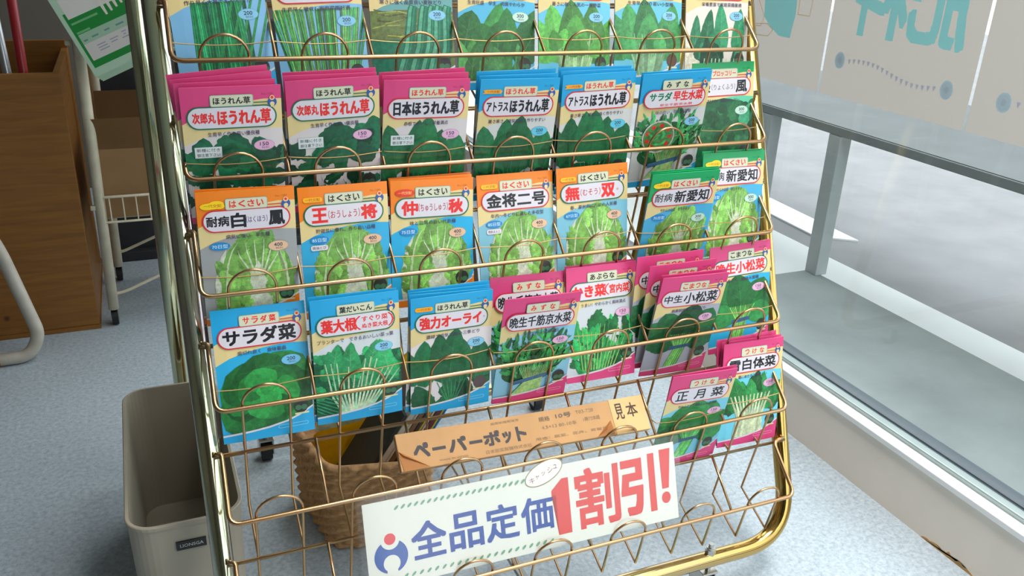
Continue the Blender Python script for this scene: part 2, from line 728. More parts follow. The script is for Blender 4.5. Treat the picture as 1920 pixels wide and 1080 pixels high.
# rust stain at the foot of the low wall
bm = bmesh.new()
rnd = random.Random(3)
prof = [(-0.085, 0.0)] + [(-0.09 - 0.008 * k, 0.003 + 0.013 * rnd.random() * (1 - abs(k - 6) / 9)) for k in range(14)] + [(-0.205, 0.0)]
fv = [bm.verts.new((1.1694, y, z)) for y, z in prof]
bm.faces.new(fv)
bmesh.ops.triangulate(bm, faces=bm.faces)
ext = bmesh.ops.extrude_face_region(bm, geom=bm.faces[:])
for v in ext['geom']:
    if isinstance(v, bmesh.types.BMVert):
        v.co.x += 0.001
struct('trim_2', bm, M['rust'])

bm = bmesh.new()
box(bm, 1.255, 1.644, -3.2, 0.80, -0.05, 0.128, 0.004)
struct('trim_3', bm, M['concrete'])
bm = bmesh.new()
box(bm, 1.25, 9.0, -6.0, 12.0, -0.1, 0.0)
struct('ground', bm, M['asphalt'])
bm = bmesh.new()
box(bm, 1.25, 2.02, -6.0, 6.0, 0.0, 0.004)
struct('ground_painted_sun', bm, M['painted_sun'])  # ground strip with its sunlit brightness painted in
bm = bmesh.new()
q = ((2.12, 1.30), (2.24, 1.22), (2.36, 3.6), (2.22, 3.6))
lo_v = [bm.verts.new((x, y, 0.0)) for x, y in q]
hi_v = [bm.verts.new((x, y, 0.006)) for x, y in q]
bm.faces.new(hi_v)
for i in range(4):
    bm.faces.new((lo_v[i], lo_v[(i + 1) % 4], hi_v[(i + 1) % 4], hi_v[i]))
struct('ground_marking', bm, M['road_paint'])

# outdoor bench beyond the glass
bench = thing('outdoor_bench', 'long grey bench board on square steel posts outside the window', 'bench', (1.64, 0.78, 0.128))
def local(o, parent):
    """keep world coordinates of a mesh built in world space under a parent at a location"""
    for v in o.data.vertices:
        v.co -= parent.location
    return o
bm = bmesh.new()
box(bm, 1.622, 2.25, -2.4, 2.6, 0.528, 0.540)
local(obj('bench_board', bm, M['bench_top'], bench), bench)
bm = bmesh.new()
box(bm, 1.618, 1.640, -2.4, 2.6, 0.516, 0.538, 0.002)
local(obj('edge_rail', bm, M['bench_edge'], bench), bench)
for (xa, xb, ya, yb) in ((1.619, 1.658, 0.752, 0.795), (1.619, 1.658, 1.03, 1.08)):
    bm = bmesh.new()
    box(bm, xa, xb, ya, yb, 0.128 if ya < 0.8 else 0.0, 0.5155, 0.002)
    local(obj('leg', bm, M['bench_post'], bench), bench)


# ------------------------------------------------------------------ posters on the window, seen from behind
# each is drawn as seen from inside; sheet x runs from far (+Y) to near (-Y)
def poster(name, y_far, y_near, z0, z1, art, label):
    W = y_far - y_near
    H = z1 - z0
    sh = Sheet(step=3e-5, base=0.0)
    sh.poly([(0, 0), (1, 0), (1, H / W), (0, H / W)], (188, 180, 172))
    art(sh, H / W)
    o = sh.build(name, M['poster'], None, W, H)
    # sheet plane faces -X: local x -> -Y, local y -> +X
    o.matrix_world = Matrix(((0, 1, 0, 1.205), (-1, 0, 0, (y_far + y_near) / 2), (0, 0, 1, z0), (0, 0, 0, 1)))
    return tag(o, label, 'poster', 'posters along the window')


TEAL = (118, 186, 200)


def bold_cells(sh, t, x0, y0, x1, y1, grow, c, mirror=False, n=120):
    """heavy block lettering laid out as rows of butted strips, so that no ink overlaps"""
    vs, fs = text_shape(t)
    asp = (x1 - x0) / (y1 - y0)
    nx, ny = int(n * asp), n
    grid = [[0] * nx for _ in range(ny)]
    gx, gy = grow / (x1 - x0) * nx, grow / (y1 - y0) * ny
    pts = [((1 - vx if mirror else vx) * (nx - 2 * gx) + gx, (1 - vy) * (ny - 2 * gy) + gy) for vx, vy in vs]
    for f in fs:
        P = [pts[i] for i in f]
        ya, yb = min(p[1] for p in P) - gy, max(p[1] for p in P) + gy
        for j in range(max(0, int(ya)), min(ny, int(yb) + 1)):
            xs = []
            for oy in (-gy, 0, gy):
                yc = j + 0.5 + oy
                for i in range(len(P)):
                    a, b = P[i - 1], P[i]
                    if (a[1] <= yc) != (b[1] <= yc):
                        xs.append(a[0] + (b[0] - a[0]) * (yc - a[1]) / (b[1] - a[1]))
                for p in P:
                    if abs(p[1] - (j + 0.5)) <= gy:
                        xs.append(p[0])
            if xs:
                for i in range(max(0, int(min(xs) - gx + 0.5)), min(nx, int(max(xs) + gx + 0.5))):
                    grid[j][i] = 1
    cw_, ch_ = (x1 - x0) / nx, (y1 - y0) / ny
    sh.z += sh.step
    V, Fc = [], []
    for j in range(ny):
        i = 0
        while i < nx:
            if grid[j][i]:
                k = i
                while k < nx and grid[j][k]:
                    k += 1
                o = len(V)
                V += [(x0 + i * cw_, y0 + j * ch_), (x0 + k * cw_, y0 + j * ch_), (x0 + k * cw_, y0 + (j + 1) * ch_), (x0 + i * cw_, y0 + (j + 1) * ch_)]
                Fc.append((o, o + 1, o + 2, o + 3))
                i = k
            else:
                i += 1
    sh.T.append((V, Fc, lin(c), sh.z))

PALE = (206, 234, 250)
INKT = (176, 248, 255)
TAN = (206, 190, 164)


def bunting(sh, x0, yb0, x1, yb1, n, dots=True):
    for (x, y) in ((x0, yb0), (x1, yb1)):
        sh.poly(ell(x, y, 0.038, 0.045), PALE)
        for rr in (0.03, 0.022, 0.014):
            sh.poly(ell(x, y, rr, rr * 1.2), (226, 240, 248) if rr != 0.022 else (236, 246, 250))
    for i in range(n):
        t = (i + 0.8) / (n + 0.6)
        x = x0 + 0.045 + (x1 - x0 - 0.09) * t
        y = yb0 + (yb1 - yb0) * t - 0.022 * math.sin(t * 2 * PI)
        sh.poly([(x - 0.011, y - 0.01), (x + 0.011, y - 0.01), (x, y + 0.016)], (206, 212, 236))


def art_left(sh, hh):
    # a person in teal trousers kneeling: only the legs show
    b = hh
    sh.poly([(0.40, b - 0.62), (0.70, b - 0.62), (0.72, b - 0.40), (0.70, b - 0.262), (0.60, b - 0.262), (0.50, b - 0.31), (0.44, b - 0.36)], INKT)
    for pts in ([(0.05, b - 0.46), (0.36, b - 0.46), (0.44, b - 0.36), (0.42, b - 0.30), (0.12, b - 0.28)],
                [(0.10, b - 0.28), (0.48, b - 0.32), (0.54, b - 0.29), (0.50, b - 0.25), (0.08, b - 0.23)],
                [(0.74, b - 0.62), (0.74, b - 0.40), (0.84, b - 0.40), (0.86, b - 0.62)]):
        for a_, b_ in zip(pts, pts[1:] + pts[:1]):
            sh.poly(stroke([a_, b_], 0.006), (244, 226, 196))


def art_mid(sh, hh):
    b = hh
    # mirrored, because the sheet faces the street
    bold_cells(sh, '肥料', 0.16, b - 0.86, 0.90, b - 0.345, 0.011, INKT, True)
    bunting(sh, 0.12, b - 0.20, 0.86, b - 0.168, 18)


def art_right(sh, hh):
    b = hh
    bunting(sh, 0.16, b - 0.165, 0.92, b - 0.15, 18)


def art_plain(sh, hh):
    pass


ZP = 0.706
poster('window_poster', 0.404, 0.0585, ZP, ZP + 0.62, art_mid, 'white window poster with large teal mirrored characters and a bunting line below')
poster('window_poster', 0.0525, -0.30, ZP, ZP + 0.62, art_right, 'white window poster with a blue dot at the right edge of the photo')
poster('window_poster', 0.758, 0.410, ZP, ZP + 0.62, art_left, 'white window poster with a figure in teal trousers')
poster('window_poster', 1.112, 0.764, ZP, ZP + 0.62, art_plain, 'white window poster hidden behind the seed rack')

# ------------------------------------------------------------------ the seed rack
SY, SZ = -0.04829, -0.13037
BY, BZ = 0.01478, -0.06928
KT = 2.41
CW = 0.12
RW = 0.84


def Fp(n):
    return Vector((0, SY * (n - 4), 0.4407 + SZ * (n - 4)))


def Bp(n):
    return Fp(n) + Vector((0, BY, BZ))


def Kp(n):
    return Fp(n - 1) + Vector((0, BY, BZ)) * KT


TX0, TX1 = -0.0105, 0.866          # axes of the side tubes
TR = 0.0132


def Tp(n):
    return Vector((0, SY * (n - 4) + 0.0335, 0.3645 + SZ * (n - 4)))


rack = thing('seed_display_rack', 'gold zinc-plated wire seed rack with tiered pockets on casters', 'display rack', (0.42, 0.2, 0))
tb = Tp(6.23)
tt = Tp(-2.6)
bm = bmesh.new()
path = fillet([(TX0, tt.y, tt.z), (TX0, tb.y, tb.z), (TX1, tb.y, tb.z), (TX1, tt.y, tt.z)], 0.09, 12)
tube(bm, path, TR, 20)
local(obj('front_frame', bm, M['tube'], rack, True), rack)
bm = bmesh.new()
path = fillet([(TX0 - 0.018, tt.y + 0.01, tt.z - 0.02), (TX0 - 0.018, 0.545, tb.z), (TX1 + 0.018, 0.545, tb.z), (TX1 + 0.018, tt.y + 0.01, tt.z - 0.02)], 0.09, 12)
tube(bm, path, TR, 20)
local(obj('rear_frame', bm, M['tube'], rack, True), rack)
bm = bmesh.new()
box(bm, 0.414, 0.428, tb.y, 0.545, tb.z - 0.014, tb.z - 0.006, 0.001)
local(obj('cross_brace', bm, M['bench_post'], rack), rack)
for cx, cy in ((0.711, tb.y), (0.135, tb.y), (0.111, 0.545), (0.694, 0.545)):
    bm = bmesh.new()
    cyl(bm, (cx, cy, 0.045), (cx, cy, tb.z + 0.030), 0.0042, 12)
    cyl(bm, (cx, cy, tb.z + TR - 0.002), (cx, cy, tb.z + TR + 0.007), 0.0085, 6)
    cyl(bm, (cx, cy, tb.z + TR + 0.007), (cx, cy, tb.z + TR + 0.010), 0.0065, 12)
    local(obj('bolt', bm, M['steel'], rack), rack)
    bm = bmesh.new()
    box(bm, cx - 0.014, cx - 0.011, cy - 0.006, cy + 0.026, 0.016, 0.050, 0.001)
    box(bm, cx + 0.011, cx + 0.014, cy - 0.006, cy + 0.026, 0.016, 0.050, 0.001)
    box(bm, cx - 0.014, cx + 0.014, cy - 0.010, cy + 0.026, 0.048, 0.052, 0.001)
    ca = local(obj('caster', bm, M['steel'], rack), rack)
    bm = bmesh.new()
    cyl(bm, (cx - 0.010, cy + 0.010, 0.0215), (cx + 0.010, cy + 0.010, 0.0215), 0.0215, 24)
    local(obj('wheel', bm, M['black_rubber'], ca, False), rack)

BASKET = {}
RAIL_R, LEG_R, DIV_R = 0.0031, 0.0018, 0.0021
for n in range(0, 7):
    F, B, Bq, K = Fp(n), Bp(n), Bp(n - 1), Kp(n)
    K2 = Kp(n + 1)
    bm = bmesh.new()
    fo = Vector((0, -0.0012, 0))
    path = fillet([Vector((TX0 + 0.006, Bq.y + 0.003, Bq.z)), Vector((0.003, 0, 0)) + Bq, Vector((0.001, 0, 0)) + F + fo, Vector((RW - 0.001, 0, 0)) + F + fo, Vector((RW - 0.003, 0, 0)) + Bq, Vector((TX1 - 0.006, Bq.y + 0.003, Bq.z))], 0.014, 5)
    tube(bm, path, RAIL_R, 10)
    bk = local(obj('wire_basket', bm, M['wire'], rack, True), rack)
    bm = bmesh.new()
    for dz, dy in ((-0.003, -0.002), (-0.0075, 0.002)) if n < 6 else ():
        tube(bm, [(TX0 + 0.004, B.y + dy + 0.004, B.z + dz), (TX1 - 0.004, B.y + dy + 0.004, B.z + dz)], 0.0019, 8)
    if n < 6:
        local(obj('bottom_rail', bm, M['wire'], bk, True), rack)
    for i in range(1, 7):
        bm = bmesh.new()
        tube(bm, [Vector((CW * i, 0, 0)) + Bq + Vector((0, 0.001, -0.002)), Vector((CW * i, 0, 0)) + F + Vector((0, 0.0, 0.001))], DIV_R, 8)
        local(obj('divider', bm, M['wire'], bk, True), rack)
    ld = Vector((0, BY, BZ)).normalized()
    lo = Vector((0, 0.0028, 0.0005))
    for i in range(7):
        xl, xr = CW * i + 0.032, CW * i + 0.089
        xm = (xl + xr) / 2
        hw = (xr - xl) / 2
        arch = []
        for k in range(13):
            a = PI * k / 12
            arch.append(Vector((xm - hw * math.cos(a), 0, 0)) + F + lo - ld * (0.002 + 0.028 * math.sin(a)))
        if n < 6:
            end = K2
        else:
            end = None
        pl = []
        if end is not None:
            Bn = Bp(n + 1)
            pl = [Vector((xl, 0, 0)) + Bn + Vector((0, 0.004, 0.001)), Vector((xl, 0, 0)) + end + Vector((0, 0.003, 0))]
            pr = [Vector((xr, 0, 0)) + end + Vector((0, 0.003, 0)), Vector((xr, 0, 0)) + Bn + Vector((0, 0.004, 0.001))]
        else:
            pl = [Vector((xl, 0, 0)) + B + lo]
            pr = [Vector((xr, 0, 0)) + B + lo]
        bm = bmesh.new()
        tube(bm, pl + arch + pr, LEG_R, 8)
        local(obj('front_loop', bm, M['wire'], bk, True), rack)
    BASKET[n] = bk

# ------------------------------------------------------------------ seed packets
PW, PH = 0.113, 0.172
HY = PH / PW                      # sheet height in widths
NX, NY = 8, 12


def bulge_node(i, j):
    # a sum of one curve across and one curve along, so that every cell stays flat
    u, v = i / NX, j / NY
    return 0.0003 + 0.0013 * (1 - (2 * u - 1) ** 4) + 0.0011 * min(1.0, math.sin(PI * min(1, max(0, v))) * 1.5)


def bulge(x, y):
    u = min(max(x, 0), 1) * NX
    v = min(max(y / HY, 0), 1) * NY
    i, j = min(int(u), NX - 1), min(int(v), NY - 1)
    a, b = u - i, v - j
    return (bulge_node(i, j) * (1 - a) * (1 - b) + bulge_node(i + 1, j) * a * (1 - b) + bulge_node(i, j + 1) * (1 - a) * b + bulge_node(i + 1, j + 1) * a * b)


CUTS = (NX, NY, 1.0, HY)

PINK, CYAN, ORANGE, GREEN = (214, 66, 124), (34, 160, 214), (238, 128, 26), (22, 158, 92)
CREAM = (226, 204, 144)
RED, BLACK, DGREEN, DRED = (226, 44, 40), (24, 24, 30), (20, 104, 70), (206, 40, 54)
TAGC = (208, 208, 180)
WHITE = (216, 212, 216)


def band_fields(sh, band, bg):
    """colour fields of the packet front: top band, cream sweep, picture ground"""
    C = (0, 0, 1, HY)
    sh.poly([(0, 0), (1, 0), (1, HY), (0, HY)], bg, C)
    up_ = [(0, 0.39), (0.10, 0.335), (0.25, 0.27), (0.45, 0.20), (0.65, 0.16), (0.82, 0.14), (1.0, 0.145)]
    lo_ = [(1.0, 0.47), (0.85, 0.455), (0.7, 0.452), (0.5, 0.47), (0.3, 0.505), (0.15, 0.55), (0.0, 0.625)]
    sh.poly(up_ + lo_, CREAM, C)
    sh.poly([(0, 0), (1, 0)] + up_[::-1], band, C)


def bottom_band(sh, band, h=0.0):
    C = (0, 0, 1, HY)
    t = [(0, 1.445), (0.3, 1.43), (0.5, 1.41), (0.7, 1.37), (0.85, 1.315), (1.0, 1.235)]
    sh.poly([(x, y - 0.022) for x, y in t] + [(1, HY), (0, HY)], WHITE, C)
    sh.poly(t + [(1, HY), (0, HY)], band, C)
    light = tuple(int(v + (255 - v) * 0.45) for v in band)
    sh.poly(stroke([(x, y) for x, y in rrect(0.60, 1.40, 0.93, 1.435, 0.015)] + [(0.93, 1.42)], 0.006), light, C)


def emblem(sh, cx, cy, r, hole=WHITE):
    """red dot cradled by a blue crescent figure"""
    sh.poly(ell(cx, cy + r * 0.25, r, r, 30), (44, 84, 160))
    sh.poly(ell(cx, cy - r * 0.72, r * 0.56, r * 0.56), hole)
    sh.poly(ell(cx, cy + r * 0.66, r * 0.50, r * 0.50), hole)
    sh.poly([(cx - r * 0.30, cy + r * 0.9), (cx + r * 0.30, cy + r * 0.9), (cx + r * 0.34, cy + r * 1.35), (cx - r * 0.34, cy + r * 1.35)], hole)
    sh.poly(ell(cx, cy - r * 0.78, r * 0.34, r * 0.34), (222, 52, 60))


# -- crop pictures --------------------------------------------------
def shade(c, k):
    return tuple(max(0, min(255, int(v * k))) for v in c)


def leaf(sh, bx, by, ang, L, Wd, c, rn, tipw=0.6, wavy=0.0, vein=None, n=13):
    """leaf from its base (bx,by) growing along ang (0 = up)"""
    dx, dy = math.sin(ang), -math.cos(ang)
    px, py = -dy, dx
    bend = rn.uniform(-0.12, 0.12) * L
    A, Bk, mid = [], [], []
    for i in range(n + 1):
        t = i / n
        w = Wd * (math.sin(PI * t ** tipw) ** 0.62 if 0 < t < 1 else 0.0)
        w1 = w * (1 + wavy * rn.uniform(-1, 1))
        w2 = w * (1 + wavy * rn.uniform(-1, 1))
        x, y = bx + dx * L * t + px * bend * t * t, by + dy * L * t + py * bend * t * t
        A.append((x + px * w1 / 2, y + py * w1 / 2))
        Bk.append((x - px * w2 / 2, y - py * w2 / 2))
        mid.append((x, y))
    sh.poly(A + Bk[::-1], c)
    sh.poly(A + mid[::-1], shade(c, 1.08))
    if vein:
        v = tuple(int(a * 0.45 + b * 0.55) for a, b in zip(vein, c))
        sh.poly(stroke(mid[:-2], 0.012 * (L / 0.5), 0.003), v)
        for t in (0.3, 0.5, 0.68):
            i = int(t * n)
            for sgn in (-1, 1):
                m_ = mid[i]
                e = (m_[0] + dx * L * 0.14 + px * sgn * Wd * 0.3, m_[1] + dy * L * 0.14 + py * sgn * Wd * 0.3)
                sh.poly(stroke([m_, e], 0.005, 0.002), v)


def art_spinach(sh, rn, base=(30, 104, 62), gap=True, top=0.52):
    vein = shade(base, 1.5)
    for i in range(26):
        y = rn.uniform(0.78, 1.36)
        leaf(sh, rn.uniform(0.1, 0.9), y + 0.22, rn.uniform(-1.1, 1.1), rn.uniform(0.25, 0.4), rn.uniform(0.14, 0.26), shade(base, rn.uniform(0.6, 1.05)), rn, 0.7, 0.12)
    for x, a, L, w in ((0.18, -0.12, 0.62, 0.30), (0.80, 0.18, 0.55, 0.34), (0.38, -0.05, 0.66, 0.30), (0.60, 0.1, 0.60, 0.30), (0.48, 0.0, 0.72, 0.34), (0.92, 0.3, 0.45, 0.28), (0.05, -0.3, 0.5, 0.26)):
        leaf(sh, x, top + 0.62 + rn.uniform(-0.03, 0.05), a, L, w, shade(base, rn.uniform(0.85, 1.15)), rn, 0.75, 0.08, vein)
    for i in range(7):
        x = 0.5 + (i - 3) * 0.06
        sh.poly(stroke([(0.5 + (i - 3) * 0.015, 1.42), (x, 1.12)], 0.016, 0.01), shade(base, 1.35))
    sh.poly(ell(0.5, 1.41, 0.035, 0.03), (190, 96, 84))


def art_spinach_jirou(sh, rn):
    base = (24, 100, 66)
    for i in range(5):
        leaf(sh, rn.uniform(0, 1), rn.uniform(0.85, 1.0), rn.uniform(-0.5, 0.5), 0.42, 0.32, shade(base, rn.uniform(0.8, 1.1)), rn, 0.7, 0.15)
    for i in range(34):
        y = rn.uniform(0.8, 1.5)
        leaf(sh, rn.uniform(-0.05, 1.05), y, rn.uniform(-1.6, 1.6), rn.uniform(0.2, 0.38), rn.uniform(0.10, 0.24), shade(base, rn.uniform(0.55, 1.25)), rn, 0.8, 0.2, shade(base, 1.4) if i % 3 == 0 else None)
    for i in range(8):
        x = rn.uniform(0.25, 0.95)
        y = rn.uniform(0.85, 1.3)
        sh.poly([(x, y), (x + 0.035, y + 0.005), (x + 0.018, y + 0.035)], WHITE)
    for i in range(12):
        x = rn.uniform(0.15, 0.85)
        sh.poly(stroke([(x, 1.2), (x + rn.uniform(-0.06, 0.06), 1.45)], 0.014), shade(base, rn.uniform(1.1, 1.5)))


def art_cabbage(sh, rn, base=(128, 184, 88), lean=0.0):
    """a tall head of napa cabbage with white ribs"""
    cx = 0.55 + lean
    rib = (216, 224, 200)

    def prof(t):
        return 0.395 * min(1.0, (1 - (1 - min(1, t * 1.6)) ** 2.4)) ** 0.6 * (1 - 0.10 * max(0, t - 0.6))
    top, bot = 0.46, 1.62

    def side(sd, k0, k1, t0, c):
        A, B = [], []
        for i in range(13):
            t = t0 + (1 - t0) * i / 12
            y = top + (bot - top) * t
            w = prof(t)
            j = rn.uniform(-0.010, 0.010)
            A.append((cx + sd * (w * k0 + j), y))
            f = math.sin(PI * min(1, (i / 12) * 0.7 + 0.0)) ** 0.5 if i else 0
            B.append((cx + sd * (w * (k0 + (k1 - k0) * f)), y))
        sh.poly(A + B[::-1], c)
    body = [(cx - prof(i / 24), top + (bot - top) * i / 24) for i in range(25)] + [(cx + prof(i / 24), top + (bot - top) * i / 24) for i in range(24, -1, -1)]
    sh.poly(body, shade(base, 0.96))
    for i in range(34):
        t = rn.uniform(0.04, 0.62)
        w = prof(t)
        x = cx + rn.uniform(-0.86, 0.86) * w
        y = top + (bot - top) * t
        a = (x - cx) * 1.6
        leaf(sh, x, y + 0.14, a, rn.uniform(0.14, 0.25), rn.uniform(0.09, 0.16), shade(base, rn.uniform(0.78, 1.16)), rn, 0.9, 0.22)
    # overlapping outer leaves on both flanks
    side(-1, 1.10, 0.80, 0.16, (202, 208, 188))
    side(-1, 0.96, 0.74, 0.10, shade(base, 0.9))
    side(-1, 0.84, 0.76, 0.10, (196, 214, 168))
    side(1, 1.04, 0.84, 0.22, shade(base, 0.82))
    side(1, 0.90, 0.82, 0.14, (190, 212, 160))
    for i in range(18):
        sd = -1 if i % 3 else 1
        t = rn.uniform(0.2, 0.9)
        leaf(sh, cx + sd * prof(t) * 0.92, top + (bot - top) * t + 0.1, sd * rn.uniform(0.1, 0.7), 0.15, 0.07, shade(base, rn.uniform(0.7, 1.05)), rn, 0.8, 0.4)
    # middle leaf with its broad rib
    sh.poly([(cx - 0.15, 1.62), (cx - 0.10, 1.15), (cx - 0.05, 0.93), (cx + 0.03, 0.80), (cx + 0.10, 0.93), (cx + 0.15, 1.15), (cx + 0.21, 1.62)], rib)
    for a, l in ((-0.85, 0.26), (-0.5, 0.33), (-0.12, 0.36), (0.3, 0.37), (0.62, 0.34), (0.95, 0.26)):
        p = [(cx + 0.03 + 0.07 * a, 0.97), (cx + 0.03 + a * 0.16, 0.92 - l * 0.35), (cx + 0.03 + a * 0.22, 0.92 - l * 0.7), (cx + 0.03 + a * 0.24, 0.92 - l)]
        sh.poly(stroke(p, 0.026, 0.004), (200, 216, 176))
    for i in range(30):
        sd = -1 if i % 2 else 1
        y = 0.92 + i * 0.024
        leaf(sh, cx + 0.03 + sd * (0.13 + 0.003 * i + rn.uniform(-0.02, 0.05)), y + 0.12, -sd * rn.uniform(0.0, 0.8), 0.14, 0.075, shade(base, rn.uniform(0.85, 1.2)), rn, 0.8, 0.35)


def art_lettuce(sh, rn):
    base = (42, 132, 62)
    for i in range(15):
        a = 2 * PI * i / 15 + rn.uniform(-0.1, 0.1)
        leaf(sh, 0.52, 1.02, a, rn.uniform(0.46, 0.60), rn.uniform(0.50, 0.62), shade(base, rn.uniform(0.62, 1.05)), rn, 1.25, 0.05, shade(base, 1.3))
    for i in range(10):
        a = 2 * PI * i / 10 + 0.3
        leaf(sh, 0.53, 1.0, a, rn.uniform(0.28, 0.36), rn.uniform(0.34, 0.42), shade(base, rn.uniform(0.75, 1.2)), rn, 1.25, 0.06, shade(base, 1.3))
    for i in range(8):
        a = 2 * PI * i / 8
        leaf(sh, 0.55, 0.98, a, 0.16, 0.16, shade(base, rn.uniform(1.0, 1.4)), rn, 0.5, 0.1)
    sh.poly(ell(0.40, 1.44, 0.09, 0.05), (18, 52, 38))


def art_radish_greens(sh, rn):
    base = (44, 146, 88)
    sh.poly([(0, 0.75), (1, 0.7), (1, HY), (0, HY)], (22, 96, 62))
    for i in range(70):
        leaf(sh, rn.uniform(0, 1), rn.uniform(0.72, 1.2), rn.uniform(-1.4, 1.4), rn.uniform(0.1, 0.22), rn.uniform(0.08, 0.17), shade(base, rn.uniform(0.6, 1.3)), rn, 0.6, 0.2)
    for x in (0.2, 0.4, 0.62, 0.85):
        leaf(sh, x, 0.98, rn.uniform(-0.15, 0.15), 0.44, 0.22, shade(base, rn.uniform(0.9, 1.2)), rn, 0.55, 0.2, (170, 214, 160))
    for i in range(14):
        x1 = 0.12 + 0.86 * i / 13
        x0 = 0.30 + 0.30 * i / 13
        sh.poly(stroke([(x0, 1.42), ((x0 + x1) / 2 - 0.02, 1.2), (x1, rn.uniform(0.75, 0.98))], 0.034, 0.012), (176 + rn.randint(-20, 30), 214, 176))
    for i in range(7):
        sh.poly(stroke([(0.0, 1.1 + i * 0.04), (0.25, 1.2 + i * 0.05)], 0.014), (52, 150, 100))


def art_stalks(sh, rn, fan, base, n, w):
    for i in range(n):
        t = (i + 0.5) / n
        xb = 0.5 + (t - 0.5) * 0.62
        xt = 0.5 + (t - 0.5) * 0.62 * fan + rn.uniform(-0.05, 0.05)
        k = rn.uniform(0.6, 1.25)
        p = [(xb + rn.uniform(-0.03, 0.03), HY), ((xb + xt) / 2, 1.0), (xt, 0.50)]
        sh.poly(stroke(p, w, w * 0.8), shade(base, k))
        sh.poly(stroke([(x - w * 0.15, y) for x, y in p], w * 0.25, w * 0.2), shade(base, k * 1.4))


def art_welsh_onion(sh, rn):
    art_stalks(sh, rn, 0.86, (36, 118, 74), 26, 0.05)
    for i in range(5):
        x = 0.45 + i * 0.1
        sh.poly(stroke([(x, 1.1), (x + 0.2, 0.5)], 0.03, 0.026), (50, 140, 80))


def art_chive(sh, rn):
    art_stalks(sh, rn, 1.75, (58, 134, 70), 46, 0.026)
    art_stalks(sh, rn, 1.5, (96, 150, 84), 26, 0.018)


def art_leek(sh, rn):
    sh.poly([(0, 0.6), (1, 0.6), (1, HY), (0, HY)], (104, 120, 66))
    for i in range(50):
        y = rn.uniform(0.55, 0.95)
        x = rn.uniform(0, 0.9)
        sh.poly(stroke([(x, y), (x + rn.uniform(0.1, 0.3), y + rn.uniform(-0.05, 0.05))], 0.012), shade((128, 134, 66), rn.uniform(0.6, 1.3)))
    sh.poly([(0, 0.92), (0.5, 0.92), (0.4, HY), (0, HY)], (22, 112, 84))
    for x0, x1 in ((0.52, 0.36), (0.66, 0.50), (0.76, 0.64), (0.84, 0.74), (0.94, 0.88)):
        p = [(x1 - 0.1, HY), ((x0 + x1) / 2, 1.0), (x0 - 0.02, 0.60), (x0, 0.54)]
        sh.poly(stroke(p, 0.15, 0.10), (24, 104, 78))
        sh.poly(stroke([(x - 0.025, y) for x, y in p], 0.05, 0.03), (86, 164, 130))
        sh.poly(stroke([(x + 0.02, y) for x, y in p], 0.025, 0.02), (40, 130, 96))


def art_mustard(sh, rn):
    base = (52, 126, 60)
    for x, a, L, w in ((0.05, 0.15, 0.62, 0.46), (0.30, 0.35, 0.75, 0.3), (0.62, 0.02, 0.66, 0.3), (0.86, 0.2, 0.7, 0.42), (0.45, -0.5, 0.5, 0.4), (0.75, 0.6, 0.6, 0.4), (0.5, 0.0, 0.5, 0.36)):
        leaf(sh, x, 1.2, a, L, w, shade(base, rn.uniform(0.75, 1.1)), rn, 0.8, 0.05, (120, 176, 110))
    for i in range(16):
        x = rn.uniform(0.15, 0.85)
        leaf(sh, x, 1.5, rn.uniform(-0.6, 0.6), rn.uniform(0.35, 0.6), rn.uniform(0.12, 0.28), shade((74, 140, 74), rn.uniform(0.7, 1.2)), rn, 0.7, 0.1, (150, 196, 130) if i % 2 else None)


def art_choy(sh, rn, base=(84, 156, 70), rib=(168, 208, 150)):
    for x, a, L, w in ((0.14, -0.3, 0.62, 0.40), (0.86, 0.35, 0.6, 0.44), (0.3, -0.15, 0.72, 0.40), (0.72, 0.15, 0.74, 0.42), (0.5, 0.0, 0.78, 0.46), (0.5, 0.1, 0.6, 0.4)):
        leaf(sh, x, 1.22, a, L, w, shade(base, rn.uniform(0.75, 1.2)), rn, 0.55, 0.06, rib)
    for i in range(16):
        t = i / 15
        x0 = 0.36 + 0.28 * t
        x1 = 0.2 + 0.6 * t
        sh.poly(stroke([(x0, 1.45), ((x0 + x1) / 2, 1.2), (x1, 0.85 + 0.15 * rn.random())], 0.045, 0.014), shade(rib, rn.uniform(0.75, 1.1)))
    for i in range(8):
        leaf(sh, rn.uniform(0.2, 0.8), rn.uniform(1.0, 1.15), rn.uniform(-0.5, 0.5), 0.25, 0.2, shade(base, rn.uniform(0.8, 1.2)), rn, 0.6, 0.1)


def art_upright(sh, rn):
    base = (46, 126, 88)
    sh.poly(rrect(0.0, 1.0, 0.22, 1.46, 0.02), (226, 220, 200))
    for x, a, L, w in ((0.16, -0.05, 0.50, 0.17), (0.32, 0.02, 0.58, 0.22), (0.56, 0.02, 0.66, 0.24), (0.82, 0.08, 0.60, 0.22)):
        leaf(sh, x, 1.14, a, L, w, shade(base, rn.uniform(0.8, 1.15)), rn, 0.6, 0.05, (130, 186, 150))
    for i in range(12):
        leaf(sh, rn.uniform(0.2, 0.9), rn.uniform(1.2, 1.45), rn.uniform(-0.5, 0.5), rn.uniform(0.3, 0.42), 0.18, shade(base, rn.uniform(0.55, 1.2)), rn, 0.7, 0.12, (120, 170, 130) if i % 2 else None)
    for i in range(9):
        x = 0.28 + i * 0.06
        sh.poly(stroke([(x, 1.44), (x + 0.02, 1.2)], 0.012), (200, 218, 190))


